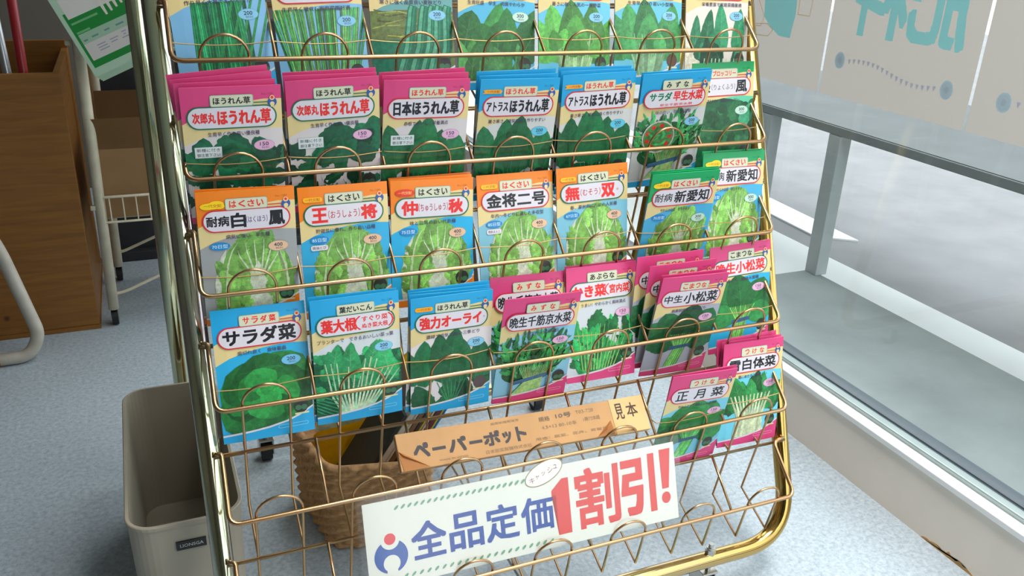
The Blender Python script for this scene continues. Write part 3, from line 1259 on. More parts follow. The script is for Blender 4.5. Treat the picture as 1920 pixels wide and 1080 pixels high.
def art_broccoli(sh, rn):
    sh.poly([(0.0, 0.62), (0.15, 0.52), (0.5, 0.47), (0.8, 0.52), (1, 0.62), (1, HY), (0, HY)], (30, 92, 58))
    for i in range(90):
        x, y = rn.uniform(0, 1), rn.uniform(0.56, 1.2)
        r = rn.uniform(0.04, 0.08)
        sh.poly(ell(x, y, r, r * 0.9, 9), shade((40, 108, 64), rn.uniform(0.65, 1.15)))
    leaf(sh, 0.8, 0.85, 0.6, 0.35, 0.2, (70, 160, 120), rn, 0.7, 0.1)


def art_mizuna(sh, rn, base=(52, 142, 74), tie=True, plate=False):
    sh.poly(ell(0.5, 0.90, 0.42, 0.26), shade(base, 0.6))
    sh.poly(ell(0.42, 1.1, 0.34, 0.16), shade(base, 0.62))
    for i in range(230):
        a = rn.uniform(-0.85, 0.85)
        r = rn.uniform(0.25, 0.78)
        x, y = 0.48 + math.sin(a) * r, 1.28 - math.cos(a) * r
        if abs(x - 0.5) < 0.56:
            leaf(sh, x, y + 0.06, a + rn.uniform(-0.7, 0.7), rn.uniform(0.09, 0.2), rn.uniform(0.025, 0.06), shade(base, rn.uniform(0.55, 1.35)), rn, 0.7, 0.6, None, 7)
    for i in range(18):
        t = i / 17
        sh.poly(stroke([(0.22 + 0.40 * t, 1.44), (0.40 + 0.22 * t, 1.22), (0.30 + 0.44 * t, 1.0)], 0.020, 0.008), (150 + rn.randint(-30, 40), 200, 120))
    if tie:
        sh.poly([(0.24, 1.20), (0.72, 1.12), (0.73, 1.17), (0.25, 1.26)], (60, 104, 140))
    if plate:
        sh.poly(ell(0.34, 0.83, 0.24, 0.22), (196, 190, 186))
        sh.poly(ell(0.34, 0.83, 0.22, 0.20), (76, 136, 74))
        for i in range(9):
            a = 2 * PI * i / 9
            sh.poly(ell(0.34 + 0.17 * math.cos(a), 0.83 + 0.15 * math.sin(a), 0.034, 0.03, 10), (214, 54, 44))
        for i in range(20):
            leaf(sh, 0.34 + rn.uniform(-0.1, 0.1), 0.85 + rn.uniform(-0.08, 0.1), rn.uniform(-2, 2), 0.1, 0.03, shade(base, rn.uniform(0.8, 1.4)), rn, 0.7, 0.4)


def art_rape(sh, rn):
    base = (40, 144, 76)
    for i in range(85):
        x, y = rn.uniform(0.08, 0.95), rn.uniform(0.62, 1.34)
        leaf(sh, x, y + 0.12, rn.uniform(-0.8, 0.8), rn.uniform(0.14, 0.28), rn.uniform(0.08, 0.18), shade(base, rn.uniform(0.5, 1.3)), rn, 0.55, 0.25)
    for i in range(12):
        x = 0.15 + i * 0.065
        sh.poly(stroke([(0.35 + (x - 0.35) * 0.6, 1.38), (x, 0.75 + 0.2 * rn.random())], 0.02, 0.008), (132, 194, 100))


def art_komatsuna(sh, rn, base=(44, 130, 66), tie=True, stems=(110, 180, 90)):
    for x, a, L, w in ((0.30, -0.75, 0.55, 0.46), (0.72, 0.75, 0.52, 0.44), (0.42, -0.35, 0.62, 0.44), (0.62, 0.35, 0.64, 0.44), (0.52, 0.0, 0.68, 0.46), (0.40, -1.1, 0.42, 0.34), (0.64, 1.1, 0.4, 0.34)):
        leaf(sh, x, 1.10, a, L, w, shade(base, rn.uniform(0.72, 1.12)), rn, 1.15, 0.04, shade(base, 1.35))
    for i in range(16):
        t = i / 15
        sh.poly(stroke([(0.34 + 0.18 * t, 1.42), (0.44 + 0.16 * t, 1.1), (0.30 + 0.44 * t, 0.88)], 0.028, 0.012), shade(stems, rn.uniform(0.75, 1.3)))
    if tie:
        sh.poly([(0.36, 1.07), (0.66, 1.05), (0.66, 1.10), (0.36, 1.13)], (56, 92, 130))


def art_white_stem(sh, rn):
    base = (44, 134, 70)
    for i in range(22):
        a = rn.uniform(-0.9, 0.9)
        leaf(sh, 0.5 + a * 0.3, 1.0, a, rn.uniform(0.35, 0.58), rn.uniform(0.2, 0.32), shade(base, rn.uniform(0.6, 1.15)), rn, 0.55, 0.15, (170, 206, 150) if i % 2 else None)
    for i in range(11):
        t = i / 10
        sh.poly(stroke([(0.26 + 0.44 * t, 1.40), (0.30 + 0.40 * t, 1.1), (0.16 + 0.66 * t, 0.78)], 0.07, 0.02), shade((206, 220, 180), rn.uniform(0.8, 1.06)))


ART = dict(spinach=art_spinach, jirou=art_spinach_jirou, cabbage=art_cabbage, lettuce=art_lettuce, greens=art_radish_greens,
           onion=art_welsh_onion, chive=art_chive, leek=art_leek, mustard=art_mustard, choy=art_choy,
           choy2=lambda s, r: art_choy(s, r, (70, 146, 84), (150, 196, 150)), upright=art_upright, broccoli=art_broccoli,
           mizuna=art_mizuna, saladmizuna=lambda s, r: art_mizuna(s, r, (58, 142, 80), True, True), rape=art_rape,
           komatsuna=art_komatsuna, komatsuna_dark=lambda s, r: art_komatsuna(s, r, (34, 104, 60)), whitestem=art_white_stem,
           komatsuna_new=lambda s, r: art_komatsuna(s, r, (40, 122, 62), True, (90, 180, 90)))


def tag_text(sh, t, col):
    sh.poly(rrect(0.285, 0.082, 0.715, 0.205, 0.022), (150, 176, 160))
    sh.poly(rrect(0.292, 0.088, 0.708, 0.199, 0.018), TAGC)
    n = len(t)
    w = min(0.075 * n, 0.37)
    if n <= 4:
        step = 0.37 / n
        for i, ch in enumerate(t):
            cx = 0.50 + (i - (n - 1) / 2) * step
            sh.text(ch, cx - 0.036, 0.106, cx + 0.036, 0.182, col, 0.028)
    else:
        sh.text(t, 0.5 - w / 2, 0.106, 0.5 + w / 2, 0.182, col, 0.028)


_proto_print = {}


def make_packet(name, d, full=True, seed=1, near=True):
    """one seed packet: film envelope with its printed parts, base at the bottom centre, front toward -Y"""
    # envelope
    verts, faces = [], []
    for j in range(NY + 1):
        for i in range(NX + 1):
            verts.append(((i / NX - 0.5) * PW, -bulge_node(i, j), PH - j / NY * PH))
    o = len(verts)
    for j in range(NY + 1):
        for i in range(NX + 1):
            verts.append(((i / NX - 0.5) * PW, 0.0002 + 0.15 * (bulge_node(i, j) - 0.0004), PH - j / NY * PH))
    w = NX + 1
    for j in range(NY):
        for i in range(NX):
            a = j * w + i
            faces.append((a, a + w, a + w + 1, a + 1))
            faces.append((o + a, o + a + 1, o + a + w + 1, o + a + w))
    rim = [i for i in range(w)] + [j * w + NX for j in range(1, NY + 1)] + [NY * w + i for i in range(NX - 1, -1, -1)] + [j * w for j in range(NY - 1, 0, -1)]
    for k in range(len(rim)):
        a, b = rim[k], rim[(k + 1) % len(rim)]
        faces.append((a, b, o + b, o + a))
    band = d['band']
    me = bpy.data.meshes.new(name)
    cols = []
    for f in faces:
        z = sum(verts[i][2] for i in f) / len(f)
        front = all(i < o for i in f)
        xm = sum(verts[i][0] for i in f) / len(f)
        if front:
            cols.append(lin(d['bg']))
        elif z > PH * (0.77 if abs(xm) > PW * 0.49 else 0.9):
            cols.append(lin(band))
        elif z < PH * 0.05:
            cols.append(lin(band))
        else:
            cols.append(lin(d['bg'] if abs(xm) > PW * 0.49 else (222, 218, 212)))
    # printed colour fields share the envelope mesh
    key = (band, d['bg'])
    sh = Sheet()
    band_fields(sh, band, d['bg'])
    if full:
        sh.text('No.1280', 0.80, 0.078, 0.92, 0.100, shade(band, 0.62), 0.0)
    fo = sh.build('fields', M['print'], None, PW, PH, bulge, CUTS)
    fm = fo.data
    nv = len(verts)
    verts += [tuple(v.co) for v in fm.vertices]
    fcol = fm.color_attributes['ink'].data
    for p in fm.polygons:
        faces.append(tuple(nv + i for i in p.vertices))
        cols.append(tuple(fcol[p.loop_start].color[:3]))
    bpy.data.objects.remove(fo)
    bpy.data.meshes.remove(fm)
    me.from_pydata(verts, [], faces)
    set_ink(me, cols)
    body = link(name, me, M['print'])
    # crop picture
    rn = random.Random(seed)
    sh = Sheet(step=3.5e-6, base=1.6e-4, clip=(0, 0.44, 1, HY))
    if d.get('art'):
        ART[d['art']](sh, rn)
    zt = sh.z
    if d.get('art'):
        sh.build('crop_picture', M['photo'], body, PW, PH, bulge, CUTS)
    # lower band and seed inset
    sh = Sheet(base=zt + 1e-5)
    bottom_band(sh, band)
    sh.build('bottom_band', M['print'], body, PW, PH, bulge, CUTS)
    zt = sh.z
    sh = Sheet(base=zt + 1e-5)
    sc = d.get('seed', (44, 44, 40))
    sh.poly(ell(0.865, 1.205, 0.082, 0.085), sc)
    for i, (ax, ay) in enumerate(((-0.032, 0.02), (0.034, 0.022))):
        sh.poly(ell(0.865 + ax, 1.205 + ay, 0.036, 0.032, 14), d.get('seed2', (58, 110, 76)))
    sh.poly(rrect(0.79, 1.285, 0.95, 1.305, 0.008), (214, 210, 160))
    sh.build('seed_picture', M['print'], body, PW, PH, bulge, CUTS)
    zt = max(zt, sh.z) if not d.get('art') else zt + 5e-5
    if not full:
        return body
    # title panel
    oc = d['outline']
    sh = Sheet(base=zt)
    sh.poly(rrect(0.045, 0.20, 0.945, 0.445, 0.12, 8), oc)
    sh.poly(rrect(0.060, 0.214, 0.930, 0.431, 0.108, 8), (216, 210, 218))
    sh.poly([(0.70, 0.168), (0.86, 0.168), (0.86, 0.178), (0.70, 0.178)], oc)
    for t, x0, x1, hh, c, off in d['title']:
        yc = 0.322
        if len(t) > 1 and t[0] == '\x01':          # two stacked lines
            a, b = t[1:].split('|')
            sh.text(a, x0, yc - 0.075, x1, yc - 0.008, c, 0.02)
            sh.text(b, x0, yc + 0.010, x1, yc + 0.072, c, 0.02)
        elif t[0] == '\x02':                       # line low in the panel
            sh.text(t[1:], x0, 0.385, x1, 0.42, c, 0.015)
        else:
            if d.get('raise'):
                yc -= d['raise']
            sh.text(t, x0, yc - hh / 2, x1, yc + hh / 2, c, off)
    sh.build('title_panel', M['print'], body, PW, PH, bulge, CUTS)
    zt = sh.z
    sh = Sheet(base=zt)
    if d.get('tag'):
        tag_text(sh, d['tag'][0], d['tag'][1])
        sh.build('category_tag', M['print'], body, PW, PH, bulge, CUTS)
    sh = Sheet(base=zt)
    emblem(sh, 0.905, 0.165, 0.047, CREAM)
    sh.build('maker_emblem', M['print'], body, PW, PH, bulge, CUTS)
    # sales line
    if d.get('sub'):
        sh = Sheet(base=zt)
        x0, x1 = d.get('subx', (0.24, 0.76))
        sh.text(d['sub'], x0, 0.475, x1, 0.525, (70, 56, 84), 0.006)
        sh.build('sales_line', M['print'], body, PW, PH, bulge, CUTS)
    sh = Sheet(base=zt)
    px, py = d.get('pricepos', (0.80, 0.645))
    pc = d['pricec']
    sh.poly(ell(px, py, 0.108, 0.060), shade(pc, 0.85))
    sh.poly(ell(px, py, 0.102, 0.055), pc)
    sh.text(d['price'], px - 0.046, py - 0.034, px + 0.046, py + 0.008, (44, 40, 70), 0.02)
    sh.text('税別', px - 0.03, py + 0.016, px + 0.045, py + 0.040, (90, 80, 110), 0.0)
    sh.build('price_badge', M['print'], body, PW, PH, bulge, CUTS)
    if d.get('ribbon'):
        rc, tc, shp = d['ribbon']
        sh = Sheet(base=zt)
        if shp == 'bar':
            sh.poly([(0.035, 0.128), (0.07, 0.118), (0.25, 0.118), (0.27, 0.14), (0.25, 0.166), (0.07, 0.166), (0.03, 0.170), (0.055, 0.145)], rc)
            sh.text('一代交配', 0.085, 0.127, 0.235, 0.158, tc, 0.01)
        elif shp == 'round':
            sh.poly(rrect(0.05, 0.115, 0.26, 0.170, 0.027), rc)
            sh.text('一代交配', 0.075, 0.125, 0.235, 0.160, tc, 0.01)
        elif shp == 'ellipse':
            sh.poly(ell(0.165, 0.142, 0.118, 0.042), rc)
            sh.text('一代交配', 0.085, 0.124, 0.245, 0.160, tc, 0.01)
        else:
            for ax, ay, rx, ry in ((0.11, 0.155, 0.075, 0.035), (0.20, 0.135, 0.075, 0.038), (0.16, 0.15, 0.1, 0.035), (0.23, 0.155, 0.05, 0.03)):
                sh.poly(ell(ax, ay, rx, ry), rc)
            sh.text('一代交配', 0.075, 0.132, 0.25, 0.166, tc, 0.01)
        sh.build('hybrid_badge', M['print'], body, PW, PH, bulge, CUTS)
    if d.get('days'):
        sh = Sheet(base=zt)
        sh.poly(ell(0.20, 0.60, 0.105, 0.046), (30, 132, 196))
        sh.text(d['days'], 0.12, 0.578, 0.28, 0.622, (196, 226, 240), 0.01)
        if d.get('days2'):
            sh.poly(rrect(0.10, 0.66, 0.29, 0.72, 0.022), (222, 216, 222))
            sh.text(d['days2'], 0.12, 0.672, 0.27, 0.708, (90, 70, 90), 0.01)
        sh.build('days_badge', M['print'], body, PW, PH, bulge, CUTS)
    if d.get('sticker'):
        sh = Sheet(base=zt + 5e-5)
        sh.poly([(0.095, 0.635), (0.365, 0.635), (0.365, 0.755), (0.095, 0.755)], (214, 222, 222))
        sh.text('新種に付き', 0.115, 0.650, 0.345, 0.688, (60, 60, 70), 0.008)
        sh.text('御注意下さい', 0.115, 0.704, 0.345, 0.742, (60, 60, 70), 0.008)
        sh.build('notice_sticker', M['print'], body, PW, PH, bulge, CUTS)
    return body


PB, BB, OB, GB = (226, 176, 208), (132, 196, 226), (226, 186, 152), (190, 222, 206)
H_B, H_M = 0.165, 0.115
DES = {
    # first row: only the lower part shows
    (1, 1): dict(band=CYAN, bg=(126, 182, 222), outline=DRED, title=[], price='200', pricec=BB, art='onion', sub='作り易く大苗でもやわらか', subx=(0.16, 0.86)),
    (1, 2): dict(band=CYAN, bg=(126, 182, 222), outline=DRED, title=[], price='200', pricec=BB, art='chive', sub='生育早く増収し家庭菜園好適', subx=(0.10, 0.86)),
    (1, 3): dict(band=CYAN, bg=(104, 160, 160), outline=DRED, title=[], price='200', pricec=BB, art='leek', sub='寒さに強く品質良い夏秋どり', subx=(0.12, 0.86)),
    (1, 4): dict(band=CYAN, bg=(84, 178, 214), outline=DRED, title=[], price='300', pricec=GB, art='mustard', sub='生育旺盛　早生　肉質やわらか', subx=(0.12, 0.86)),
    (1, 5): dict(band=CYAN, bg=(104, 190, 222), outline=DRED, title=[], price='200', pricec=BB, art='choy', sub='暑さに強く人気の一番野菜', subx=(0.18, 0.86)),
    (1, 6): dict(band=CYAN, bg=(104, 190, 214), outline=DRED, title=[], price='200', pricec=BB, art='choy2', sub='生育早く作り易い小型種', subx=(0.18, 0.86), seed=(92, 60, 52), seed2=(92, 60, 52)),
    (1, 7): dict(band=CYAN, bg=(222, 214, 206), outline=DRED, title=[], price='200', pricec=BB, art='upright', sub='栄養豊富で家庭菜園最適', subx=(0.24, 0.88)),
    # second row
    (2, 1): dict(band=PINK, bg=(214, 206, 206), outline=DGREEN, tag=('ほうれん草', BLACK), title=[('次郎丸', 0.10, 0.33, 0.115, RED, 0.03), ('ほうれん草', 0.345, 0.885, 0.165, RED, 0.035)], price='150', pricec=PB, art='jirou', sub='生育早く作り易い優良種', sticker=1),
    (2, 3): dict(band=PINK, bg=(214, 206, 206), outline=DRED, tag=('ほうれん草', RED), title=[('日本ほうれん草', 0.11, 0.88, 0.165, BLACK, 0.035)], price='150', pricec=PB, art='spinach', sub='赤根でおいしく栄養満点', sticker=1),
    (2, 4): dict(band=CYAN, bg=(206, 206, 204), outline=DRED, tag=('ほうれん草', RED), title=[('アトラス', 0.09, 0.36, 0.115, BLACK, 0.028), ('ほうれん草', 0.38, 0.885, 0.165, BLACK, 0.032)], price='200', pricec=(96, 196, 222), art='spinach', sub='暑さ寒さ、病気に強く作りやすい', subx=(0.13, 0.86), ribbon=((238, 164, 40), (150, 70, 20), 'bar')),
    (2, 6): dict(band=CYAN, bg=(206, 206, 204), outline=DRED, tag=('みずな', BLACK), title=[('サラダ', 0.12, 0.44, 0.11, (16, 120, 80), 0.035), ('早生水菜', 0.46, 0.90, 0.13, RED, 0.035), ('\x02早生千筋京水菜', 0.28, 0.76, 0.03, RED, 0.015)], price='200', pricec=BB, art='saladmizuna', sub='味の良い　早生強健種', **{'raise': 0.03}),
    (2, 7): dict(band=GREEN, bg=(96, 196, 160), outline=DRED, tag=('ブロッコリー', RED), title=[('緑', 0.12, 0.28, 0.16, BLACK, 0.03), ('（りょくふう）', 0.30, 0.68, 0.08, (70, 60, 90), 0.004), ('風', 0.69, 0.88, 0.165, BLACK, 0.03)], price='300', pricec=GB, art='broccoli', sub='作りやすい　側枝型ブロッコリー', ribbon=((240, 214, 70), (180, 60, 30), 'cloud')),
    # third row
    (3, 1): dict(band=ORANGE, bg=(158, 160, 160), outline=DRED, tag=('はくさい', RED), title=[('耐病', 0.085, 0.315, 0.115, BLACK, 0.028), ('白', 0.33, 0.485, 0.165, BLACK, 0.04), ('（はくほう）', 0.485, 0.705, 0.075, (86, 66, 120), 0.006), ('鳳', 0.715, 0.885, 0.165, BLACK, 0.032)], price='400', pricec=OB, art='cabbage', sub='病気に強い　早生種', subx=(0.27, 0.72), ribbon=((244, 206, 26), (196, 90, 20), 'cloud'), days='70日型'),
    (3, 2): dict(band=ORANGE, bg=(52, 168, 216), outline=DGREEN, tag=('はくさい', BLACK), title=[('王', 0.13, 0.31, 0.17, RED, 0.05), ('（おうしょう）', 0.315, 0.67, 0.095, (190, 40, 60), 0.006), ('将', 0.68, 0.87, 0.17, RED, 0.045)], price='400', pricec=OB, art='cabbage', sub='貯蔵性に優れ、作り易い品種', subx=(0.17, 0.84), ribbon=((246, 178, 30), (170, 70, 20), 'round'), days='85日型', days2='晩抽とび'),
    (3, 3): dict(band=ORANGE, bg=(40, 172, 222), outline=DGREEN, tag=('はくさい', BLACK), title=[('仲', 0.12, 0.32, 0.17, RED, 0.045), ('（ちゅうしゅう）', 0.325, 0.68, 0.095, (170, 40, 70), 0.006), ('秋', 0.685, 0.87, 0.17, RED, 0.045)], price='400', pricec=OB, art='cabbage', sub='味と品質の良い代表種', subx=(0.22, 0.78), ribbon=((222, 58, 30), (250, 190, 120), 'ellipse'), days='75日型'),
    (3, 4): dict(band=ORANGE, bg=(124, 186, 206), outline=DRED, tag=('はくさい', RED), title=[('金将二号', 0.11, 0.89, 0.17, BLACK, 0.035)], price='400', pricec=OB, art='cabbage', sub='年内〜冬どりに適した多収型', subx=(0.16, 0.86), ribbon=((246, 190, 30), (170, 70, 20), 'round'), days='85日型', days2='晩秋まんじ'),
    (3, 5): dict(band=ORANGE, bg=(124, 190, 212), outline=DGREEN, tag=('はくさい', BLACK), title=[('無', 0.11, 0.31, 0.18, RED, 0.045), ('（むそう）', 0.32, 0.60, 0.09, (190, 50, 60), 0.006), ('双', 0.61, 0.81, 0.18, RED, 0.045), ('®', 0.83, 0.86, 0.03, (200, 80, 80), 0.0)], price='400', pricec=OB, art='cabbage', sub='春、夏秋蒔に万能の人気種', subx=(0.18, 0.84), ribbon=((246, 190, 30), (170, 90, 20), 'round'), days='67日型'),
    (3, 6): dict(band=GREEN, bg=(72, 172, 214), outline=DRED, tag=('はくさい', RED), title=[('耐病', 0.085, 0.34, 0.115, BLACK, 0.012), ('新愛知', 0.37, 0.89, 0.165, BLACK, 0.022)], price='300', pricec=GB, art='cabbage', sub='やわらか白菜　作りやすい', subx=(0.20, 0.64), ribbon=((244, 206, 26), (196, 90, 20), 'cloud'), days='75日型'),
    # fourth row
    (4, 1): dict(band=CYAN, bg=(44, 170, 220), outline=DRED, tag=('サラダ菜', RED), title=[('サラダ菜', 0.10, 0.88, 0.18, BLACK, 0.035)], price='200', pricec=(110, 184, 222), art='lettuce', sub='歯切れ良く　食味最高', subx=(0.24, 0.76)),
    (4, 2): dict(band=CYAN, bg=(206, 212, 216), outline=DGREEN, tag=('葉だいこん', BLACK), title=[('葉大根', 0.10, 0.50, 0.16, RED, 0.035), ('（', 0.47, 0.55, 0.17, RED, 0.0), ('\x01すぐり菜|ぬき菜大根', 0.56, 0.86, 0.1, RED, 0.02), ('）', 0.86, 0.93, 0.17, RED, 0.0)], price='200', pricec=BB, art='greens', sub='プランターで　できるおいしい菜っ葉', subx=(0.05, 0.92)),
    (4, 3): dict(band=CYAN, bg=(222, 214, 216), outline=DGREEN, tag=('ほうれん草', BLACK), title=[('強力オーライ', 0.10, 0.86, 0.16, RED, 0.04), ('®', 0.88, 0.905, 0.025, (200, 80, 80), 0.0)], price='200', pricec=BB, art='spinach', sub='濃緑で病気に強い三季どり', subx=(0.18, 0.84), ribbon=((244, 170, 20), (200, 90, 10), 'round'), seed=(84, 66, 66), seed2=(84, 66, 66)),
    (4, 4): dict(band=PINK, bg=(140, 198, 222), outline=DRED, tag=('みずな', RED), title=[('晩生千筋京水菜', 0.09, 0.90, 0.15, BLACK, 0.022)], price='150', pricec=PB, art='mizuna', sub='千枚葉でやわらかく風味最高', subx=(0.28, 0.76)),
    (4, 5): dict(band=PINK, bg=(200, 206, 212), outline=DGREEN, tag=('あぶらな', BLACK), title=[('かき菜', 0.07, 0.55, 0.165, RED, 0.04), ('（', 0.53, 0.60, 0.15, RED, 0.0), ('宮内菜', 0.60, 0.89, 0.12, RED, 0.03), ('）', 0.87, 0.93, 0.15, RED, 0.0)], price='150', pricec=PB, art='rape', sub='うまい！やわらかく風味満点', subx=(0.20, 0.84)),
    (4, 6): dict(band=PINK, bg=(170, 172, 186), outline=DRED, tag=('こまつな', RED), title=[('中生', 0.09, 0.36, 0.115, BLACK, 0.022), ('小松菜', 0.38, 0.90, 0.165, BLACK, 0.022)], price='150', pricec=PB, art='komatsuna_dark', sub='病害抵抗性　四季どり', subx=(0.24, 0.76)),
    (4, 7): dict(band=PINK, bg=(44, 170, 214), outline=DGREEN, tag=('こまつな', BLACK), title=[('晩生小松菜', 0.09, 0.90, 0.165, RED, 0.03)], price='150', pricec=PB, art='komatsuna', sub='春どり　晩抽大葉種', subx=(0.28, 0.80)),
    # fifth row
    (5, 6): dict(band=PINK, bg=(120, 196, 220), outline=DRED, tag=('つけな', RED), title=[('正', 0.12, 0.30, 0.15, BLACK, 0.022), ('月', 0.40, 0.56, 0.15, BLACK, 0.022), ('菜', 0.66, 0.86, 0.15, BLACK, 0.022)], price='150', pricec=PB, art='komatsuna_new', sub='やわらかくて美味しいお正月菜', subx=(0.20, 0.80)),
    (5, 7): dict(band=PINK, bg=(110, 200, 224), outline=DRED, tag=('つけな', RED), title=[('雪白体菜', 0.10, 0.88, 0.165, BLACK, 0.028)], price='150', pricec=PB, art='whitestem', sub='霜にあたると美味しい', subx=(0.26, 0.74)),
}
DES[(2, 2)] = DES[(2, 1)]
DES[(2, 5)] = DES[(2, 4)]
DES[(3, 7)] = DES[(3, 6)]

# row, column, place in its stack (0 = front), x, y, z of the bottom centre, backward lean, roll
PLACE = [
    (1, 1, 0, 0.0673, 0.1673, 0.7806, 11.9, -3.0),
    (1, 2, 0, 0.1870, 0.1679, 0.7726, 12.1, -2.1),
    (1, 3, 0, 0.3037, 0.1673, 0.7805, 11.9, 0.3),
    (1, 4, 0, 0.4200, 0.1674, 0.7792, 11.9, 2.7),
    (1, 5, 0, 0.5400, 0.1675, 0.7781, 11.9, 2.0),
    (1, 6, 0, 0.6605, 0.1674, 0.7796, 11.9, 2.3),
    (1, 7, 0, 0.7828, 0.1675, 0.7784, 11.9, 1.5),
    (2, 1, 0, 0.0597, 0.1189, 0.6403, -9.0, -0.3),
    (2, 1, 1, 0.0577, 0.1229, 0.6446, -8.0, -1.3),
    (2, 1, 2, 0.0633, 0.1269, 0.6500, -6.7, -4.1),
    (2, 1, 3, 0.0622, 0.1309, 0.6548, -5.3, -4.8),
    (2, 2, 0, 0.1825, 0.1189, 0.6457, -9.0, -1.9),
    (2, 2, 1, 0.1782, 0.1229, 0.6493, -7.9, -0.7),
    (2, 2, 2, 0.1823, 0.1269, 0.6524, -6.7, -1.8),
    (2, 3, 0, 0.2945, 0.1192, 0.6411, -9.0, 0.6),
    (2, 3, 1, 0.2986, 0.1232, 0.6461, -7.9, -0.8),
    (2, 3, 2, 0.3001, 0.1272, 0.6492, -6.4, -1.9),
    (2, 4, 0, 0.4218, 0.1192, 0.6383, -9.0, 0.6),
    (2, 4, 1, 0.4249, 0.1232, 0.6420, -8.0, -0.4),
    (2, 4, 2, 0.4252, 0.1272, 0.6464, -7.0, -0.8),
    (2, 5, 0, 0.5496, 0.1193, 0.6393, -5.8, -1.5),
    (2, 5, 1, 0.5468, 0.1233, 0.6425, -4.7, -0.5),
    (2, 5, 2, 0.5447, 0.1273, 0.6454, -3.6, 0.1),
    (2, 6, 0, 0.6688, 0.1194, 0.6402, -9.1, -1.6),
    (2, 6, 1, 0.6720, 0.1234, 0.6414, -8.0, -2.1),
    (2, 7, 0, 0.7862, 0.1301, 0.6416, 7.7, -0.9),
    (3, 1, 0, 0.0618, 0.0705, 0.5224, -1.5, 0.4),
    (3, 1, 1, 0.0587, 0.0745, 0.5226, -0.4, 1.5),
    (3, 2, 0, 0.1830, 0.0709, 0.5144, 4.7, -0.2),
    (3, 3, 0, 0.2961, 0.0712, 0.5124, 5.1, 1.4),
    (3, 3, 1, 0.3004, 0.0752, 0.5136, 6.4, 0.2),
    (3, 3, 2, 0.3028, 0.0792, 0.5143, 7.7, -0.3),
    (3, 4, 0, 0.4233, 0.0707, 0.5102, 9.9, -0.2),
    (3, 5, 0, 0.5404, 0.0710, 0.5138, 6.4, -1.2),
    (3, 6, 0, 0.6641, 0.0705, 0.5088, -9.1, 0.1),
    (3, 6, 1, 0.6693, 0.0745, 0.5085, -7.9, -0.5),
    (3, 6, 2, 0.6723, 0.0785, 0.5082, -6.8, -0.4),
    (3, 7, 0, 0.7843, 0.0790, 0.5161, 7.5, 0.6),
    (3, 7, 1, 0.7866, 0.0830, 0.5173, 8.6, 0.8),
    (4, 1, 0, 0.0642, 0.0226, 0.3803, 10.2, 0.2),
    (4, 2, 0, 0.1814, 0.0225, 0.3851, 2.9, -0.3),
    (4, 2, 1, 0.1783, 0.0265, 0.3868, 3.9, 0.5),
    (4, 3, 0, 0.3056, 0.0219, 0.3756, -1.1, 0.1),
    (4, 3, 1, 0.2993, 0.0258, 0.3768, -0.2, 2.3),
    (4, 3, 2, 0.3036, 0.0298, 0.3780, 0.8, 1.1),
    (4, 3, 3, 0.3092, 0.0338, 0.3798, 1.8, -0.3),
    (4, 4, 0, 0.4232, 0.0227, 0.3694, -9.0, 1.2),
    (4, 4, 1, 0.4265, 0.0287, 0.3762, 9.2, 1.0),
    (4, 5, 0, 0.5405, 0.0224, 0.3800, 9.3, 0.4),
    (4, 5, 1, 0.5425, 0.0264, 0.3805, 10.4, 0.3),
    (4, 6, 0, 0.6611, 0.0220, 0.3701, -9.2, 2.1),
    (4, 6, 1, 0.6656, 0.0260, 0.3715, -8.2, 1.2),
    (4, 6, 2, 0.6563, 0.0300, 0.3822, -5.4, -0.0),
    (4, 6, 3, 0.6454, 0.0340, 0.3904, -1.0, -0.3),
    (4, 7, 0, 0.7930, 0.0330, 0.3830, 8.2, -1.8),
    (5, 6, 0, 0.6625, -0.0259, 0.2365, -9.3, 2.6),
    (5, 6, 1, 0.6722, -0.0219, 0.2354, -8.2, 0.5),
    (5, 7, 0, 0.7934, -0.0196, 0.2405, 7.7, 1.4),
    (5, 7, 1, 0.7949, -0.0157, 0.2415, 8.8, 1.2),
    (5, 7, 2, 0.7955, -0.0117, 0.2445, 9.9, -0.6),
]

